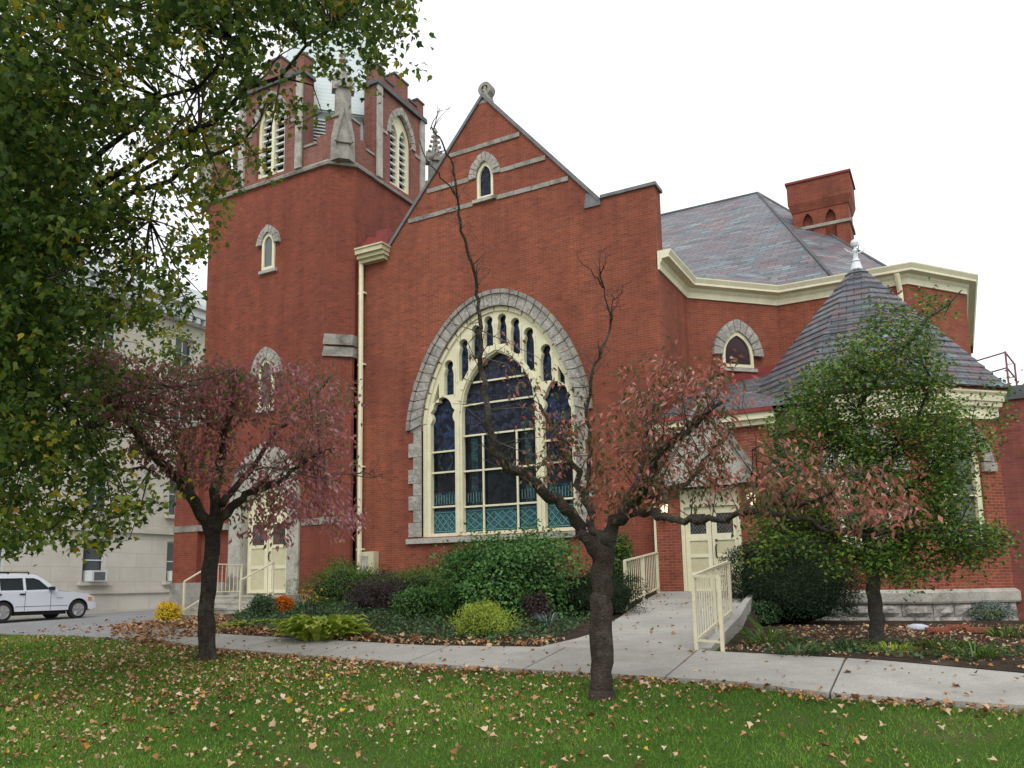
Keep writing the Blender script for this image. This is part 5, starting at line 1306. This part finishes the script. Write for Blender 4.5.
shrub(793,626,2.75,1.95,'yew_shrub','large near-black yew under the green tree by the entrance walk','lf_yew',.06,.010,32000,lump=.16,dep=2.2,loose=.45)
shrub(758,624,.8,.42,'low_shrub','low dark green leafy shrub between the walk kerb and the large yew','lf_ivy',.06,.018,3200,cat='shrub')
shrub(622,598,.7,1.5,'green_shrub','narrow yellow-green shrub behind the left walk handrail','lf_perennial',.07,.022,2200)
shrub(990,622,.9,.42,'silver_shrub','low silvery green clump at the foot of the turret base','lf_silver',.05,.01,2600,cat='plant',core='lime_core')
shrub((-19.75,16.45),0,.8,.55,'chrysanthemum','yellow and rust chrysanthemum mound at the left end of the steps','fl_yellow',.045,.02,1800,cat='flowers',core='lime_core',lump=.05)
shrub(283,614,.5,.42,'chrysanthemum','orange chrysanthemum mound right of the stone steps','fl_orange',.045,.02,1500,cat='flowers',core='plum_core',lump=.05)
shrub(262,618,.7,.5,'plum_shrub','small dark green shrub at the right end of the steps','lf_ivy',.05,.016,1800,core='plum_core')
def rosette(u,v,n,L,W,name,label,m,cat='plant',up=.9,spread=.3,group=None,tl=0,th=1):
    p=gpt(u,v); t=thing(name,label,cat,tuple(map(float,p)),group)
    # arching leaves, each three segments
    V=[];F=[];T=[]
    for i in range(n):
        a=random.uniform(0,2*PI); r0=random.random()**.6*spread; b=np.array([p[0]+r0*math.cos(a),p[1]+r0*math.sin(a),p[2]]); l=L*random.uniform(.7,1.15); w=W*random.uniform(.7,1.1)
        e=random.uniform(.35,1.)*up; dx=np.array([math.cos(a),math.sin(a),0]); s_=np.array([-math.sin(a),math.cos(a),0]); pts=[]
        for k in range(5):
            q=k/4; c=b+dx*l*q*(1.1-.5*e)+np.array([0,0,l*e*(q*1.25-.85*q*q)]); ww=w*[.15,.8,1.,.7,.04][k]
            pts+= [c-s_*ww+np.array([0,0,ww*.35]),c,c+s_*ww+np.array([0,0,ww*.35])]
        o=len(V); V+=pts
        for k in range(4):
            for j in range(2): F.append((o+k*3+j,o+k*3+j+1,o+k*3+j+4,o+k*3+j+3)); T.append(0)
        tt=random.uniform(tl,th); T[-8:]=[tt]*8
    me=bpy.data.meshes.new('leaves'); me.from_pydata([tuple(x) for x in V],[],F); a_=me.attributes.new('tint','FLOAT','FACE'); a_.data.foreach_set('value',T)
    me.materials.append(M[m]); me.polygons.foreach_set('use_smooth',[True]*len(me.polygons)); o=bpy.data.objects.new('leaves',me); setup(o,t,None,None,None,None); return t
rosette(322,641,210,.72,.095,'hosta_plant','large lime-green hosta at the front of the planting bed','lf_lime',spread=.42,tl=.2,up=1.25)
for i,(u,v) in enumerate(((228,630),(250,628),(272,626),(292,630))):
    rosette(u,v,34,.36,.06,'hosta_plant',['small yellow-green hosta, leftmost of the row below the steps','small yellow-green hosta, second from the left in the row below the steps','small yellow-green hosta, third from the left in the row below the steps','small yellow-green hosta, rightmost of the row below the steps'][i],'lf_lime',spread=.25,group='low yellow-green hostas below the steps',tl=.3)
rosette(548,628,40,.5,.012,'grass_clump','spiky pale green grass clump beside the lime shrub','lf_silver',up=1.3,spread=.08)
for (u,v,L,lab,m_) in ((768,648,.55,'tuft of long grass right of the corner handrail','lf_perennial'),(798,658,.34,'low dark green tuft between the tall grass and the tree trunk','lf_ivy'),(892,656,.30,'small yellow-green tuft at the foot of the green tree','lf_lime'),(975,662,.42,'spreading green grass tuft at the right side of the mulched bed','lf_perennial'),(940,652,.32,'short green tuft between the tree trunk and the bricks','lf_perennial'),(1006,640,.4,'leafy green tuft near the right picture edge','lf_perennial'),(850,652,.34,'green tuft left of the green tree trunk','lf_ivy')):
    rosette(u,v,110,L,.010,'grass_clump',lab,m_,up=1.25,spread=.22)
# thin flower stalks with yellow heads
t=thing('yellow_flowers','small cluster of bright yellow flowers on thin stalks behind the hosta','flowers',tuple(map(float,gpt(312,618))))
p=gpt(312,618); m=MB(); fl=Leaves()
for i in range(16):
    e=p+np.array([random.uniform(-.3,.3),random.uniform(-.2,.2),random.uniform(.35,.62)]); m.tube([p+(e-p)*np.array([.5,.5,0]),e],[.006,.004],3)
    fl.add(np.repeat(e[None],9,0),rnd(9)*np.array([1,1,.4]),np.tile([0,0,1.],(9,1)),np.full(9,.05),np.full(9,.016),rng.random(9))
m.build('stalks','yew_core',t); fl.build('petals','fl_yellow',t)
# bricks left lying in the bed
BK=[gpt(938,637),gpt(958,634),gpt(977,637)]
for i,(x,y,r_,lab) in enumerate(((BK[0][0],BK[0][1],.15,'loose red brick in the mulch, nearest the tree trunk'),(BK[1][0],BK[1][1],-.12,'loose red brick in the mulch, middle one of three'),(BK[2][0],BK[2][1],.3,'loose red brick in the mulch, nearest the right picture edge'))):
    m=MB(); c,s_=math.cos(r_),math.sin(r_); z=gzf(x,y)+.07
    def rp(a,b): return (x+a*c-b*s_,y+a*s_+b*c)
    m.hexa([(*rp(a,b),z) for a,b in ((-.17,-.07),(.17,-.07),(.17,.07),(-.17,.07))],[(*rp(a,b),z+.08) for a,b in ((-.17,-.07),(.17,-.07),(.17,.07),(-.17,.07))])
    m.build('loose_brick','brick_new',None,label=lab,cat='brick',group='loose bricks in the mulch',bevel=.006)
# pale stone / bag by the base
q=gpt(918,632); m=MB(); m.loft([[(q[0]+r*1.5*math.cos(a)*(1+.12*math.sin(3*a)),q[1]+r*math.sin(a),q[2]+z) for a in np.linspace(0,2*PI,13)[:-1]] for r,z in ((.10,0),(.13,.05),(.11,.11),(.05,.14))])
M['bag']=noisy('pale_blue_bag',(.6,.63,.72),(.5,.53,.62),20,.5,.6,.02)
m.build('plastic_bag','bag',None,smooth=True,label='crumpled pale plastic bag lying at the foot of the turret base',cat='bag')

# ------------------------------------------------------------------ grass, ground cover, fallen leaves
def poly_pts(n,poly):
    out=[]; xs=[p[0] for p in poly]; ys=[p[1] for p in poly]
    while len(out)<n:
        X=rng.uniform(min(xs),max(xs),n*2); Y=rng.uniform(min(ys),max(ys),n*2)
        for x,y in zip(X,Y):
            if inpoly(x,y,poly): out.append((x,y))
            if len(out)>=n: break
    return np.array(out)
def swn(x): return np.interp(x,[p[0] for p in SWN],[p[1] for p in SWN])
def swf(x): return np.interp(x,[p[0] for p in SWF],[p[1] for p in SWF])
lawnpoly=[(-9.5,3.0),(-2.5,4.2),(2.2,6.2),(3.2,8.38)]+[(x,y-.02) for x,y in reversed(SWN[:-1])]+[(-15.4,10.9),(-18.3,11.9),(-24.0,14.0),(-27,13.5)]
def pn(x,y): return (np.sin(x*1.3+np.sin(y*1.1)*1.5)+np.sin(y*2.3+x*.6)+np.sin(x*3.7-y*2.9)*.6+np.sin(x*7.1+y*5.3)*.4)/2.2
# denser near the camera
n=230000; P=poly_pts(n,lawnpoly); 
dist=np.hypot(P[:,0],P[:,1]); keep=rng.random(n)<np.clip(7.5/dist,0.25,1)**1.2*np.clip(.95+.5*pn(P[:,0]*.8+3,P[:,1]*.9),.25,1); P=P[keep]; n=len(P)
sz_=1+.0*dist[keep]; z=gz(P[:,0],P[:,1]); P3=np.stack([P[:,0],P[:,1],z],1)
D=rnd(n)*.75; D[:,2]=1; N=rnd(n)
big=np.clip(dist[keep]/8,.8,2.2)
leafmesh('grass',P3,D,N,rng.uniform(.02,.055,n)*np.sqrt(big),.0045*big,np.clip(rng.normal(.42,.2,n)+.30*pn(P[:,0],P[:,1])+.03*P[:,0]*0,0,1),'lf_grass',None,shape='blade',label='short green lawn grass in front of the church',kind='stuff')
def scatter(n,poly,size,name,label,m,h=.02,lift=.0,flat=.35,tl=0,th=1,wr=.38,weight=None,shape='leaf'):
    P=poly_pts(n,poly)
    if weight is not None: P=P[rng.random(len(P))<weight(P)]; 
    n=len(P); z=gz(P[:,0],P[:,1])+lift+rng.random(n)*h
    D=rnd(n); D[:,2]*=flat; N=rnd(n)*flat*1.3; N[:,2]+=1
    L=size*np.clip(rng.lognormal(-.1,.42,n),.3,1.9)
    return (np.stack([P[:,0],P[:,1],z],1),D,N,L,L*wr,rng.uniform(tl,th,n))
LV=Leaves()
def w1(P):
    d=np.hypot(P[:,0]+9.5,(P[:,1]-9)); e=np.exp(-(d/4.5)**2); nearw=np.exp(-np.abs(P[:,1]-swn(P[:,0]))/.35)
    cl=.5+.5*np.sin(P[:,0]*2.1+1.3*np.sin(P[:,1]*1.7))*np.sin(P[:,1]*1.9+P[:,0]*.7)
    return np.clip((.10+.85*e+.30*nearw+.12*np.exp(-((P[:,0]+3.3)**2+(P[:,1]-7.5)**2)/4))*(.45+.8*cl),0,1)
LV.add(*scatter(30000,lawnpoly,.046,'','','',h=.02,lift=.03,weight=w1,wr=.42))
strip=[(x,y-.30) for x,y in SWN]+[(x,y+.02) for x,y in reversed(SWN)]
LV.add(*scatter(1500,strip,.055,'','','',h=.03,lift=.02,tl=0,th=.7))
LV.add(*scatter(230,[(x,y) for x,y in SWN]+[(x,y) for x,y in reversed(SWF)],.05,'','','',h=.005,lift=.065,tl=0,th=.8))
LV.add(*scatter(160,WL+list(reversed(WR)),.05,'','','',h=.005,lift=.065,tl=0,th=.6))
# leaf litter at the bed edge, between walk and drive, and in the beds
ed=[(x,y) for x,y in SWF[1:4]]; 
LV.add(*scatter(2000,[(-13.9,12.0),(-12.1,11.3),(-7.15,10.7),(-5.3,10.85),(-5.2,11.6),(-7.1,11.25),(-12.0,12.2),(-14.2,13.6),(-17,15.5),(-16.5,13.8)],.08,'','','',h=.05,lift=.04,tl=0,th=.85))
LV.add(*scatter(1000,[(-17.6,13.0),(-13.9,10.4),(-12.2,10.1),(-12.3,11.2),(-14.2,12.8),(-18,14.6)],.08,'','','',h=.04,lift=.04,tl=0,th=.7))
LV.add(*scatter(200,[(-24,14.4),(-15,11.3),(-17,13.9),(-22,18.5),(-31,30)],.09,'','','',h=.01,lift=.03,tl=0,th=.6))
LV.add(*scatter(3600,[(-2.85,11.05),(-.9,10.7),(.5,10.15),(4,10),(5,16),(1.5,18.5),(-3.0,17)],.06,'','','',h=.05,lift=.035,tl=0,th=.9))
LV.build('fallen_leaves','lf_fallen',None,shape='broad',label='dry brown and tan fallen leaves scattered on lawn, walk and beds',kind='stuff',fold=.75)
GC=Leaves()
bed=[(-13.2,12.4),(-12.0,11.9),(-7.2,11.0),(-5.5,11.15),(-5.45,12.5),(-5.9,15),(-6.4,18),(-7,19.6),(-16,19.6),(-15.5,15)]
GC.add(*scatter(26000,bed,.055,'','','',h=.13,lift=.03,flat=.6,wr=.34))
GC.add(*scatter(7000,[(-2.7,11.2),(-.9,10.9),(.5,10.4),(3,10.4),(3,13),(-2.2,13.2)],.05,'','','',h=.08,lift=.03,flat=.6,weight=lambda P:(np.sin(P[:,0]*3.1)*np.sin(P[:,1]*2.7+1)>-.1)*.9))
GC.build('ground_cover','lf_ivy',None,label='low ivy-like ground cover filling the planting bed',kind='stuff')
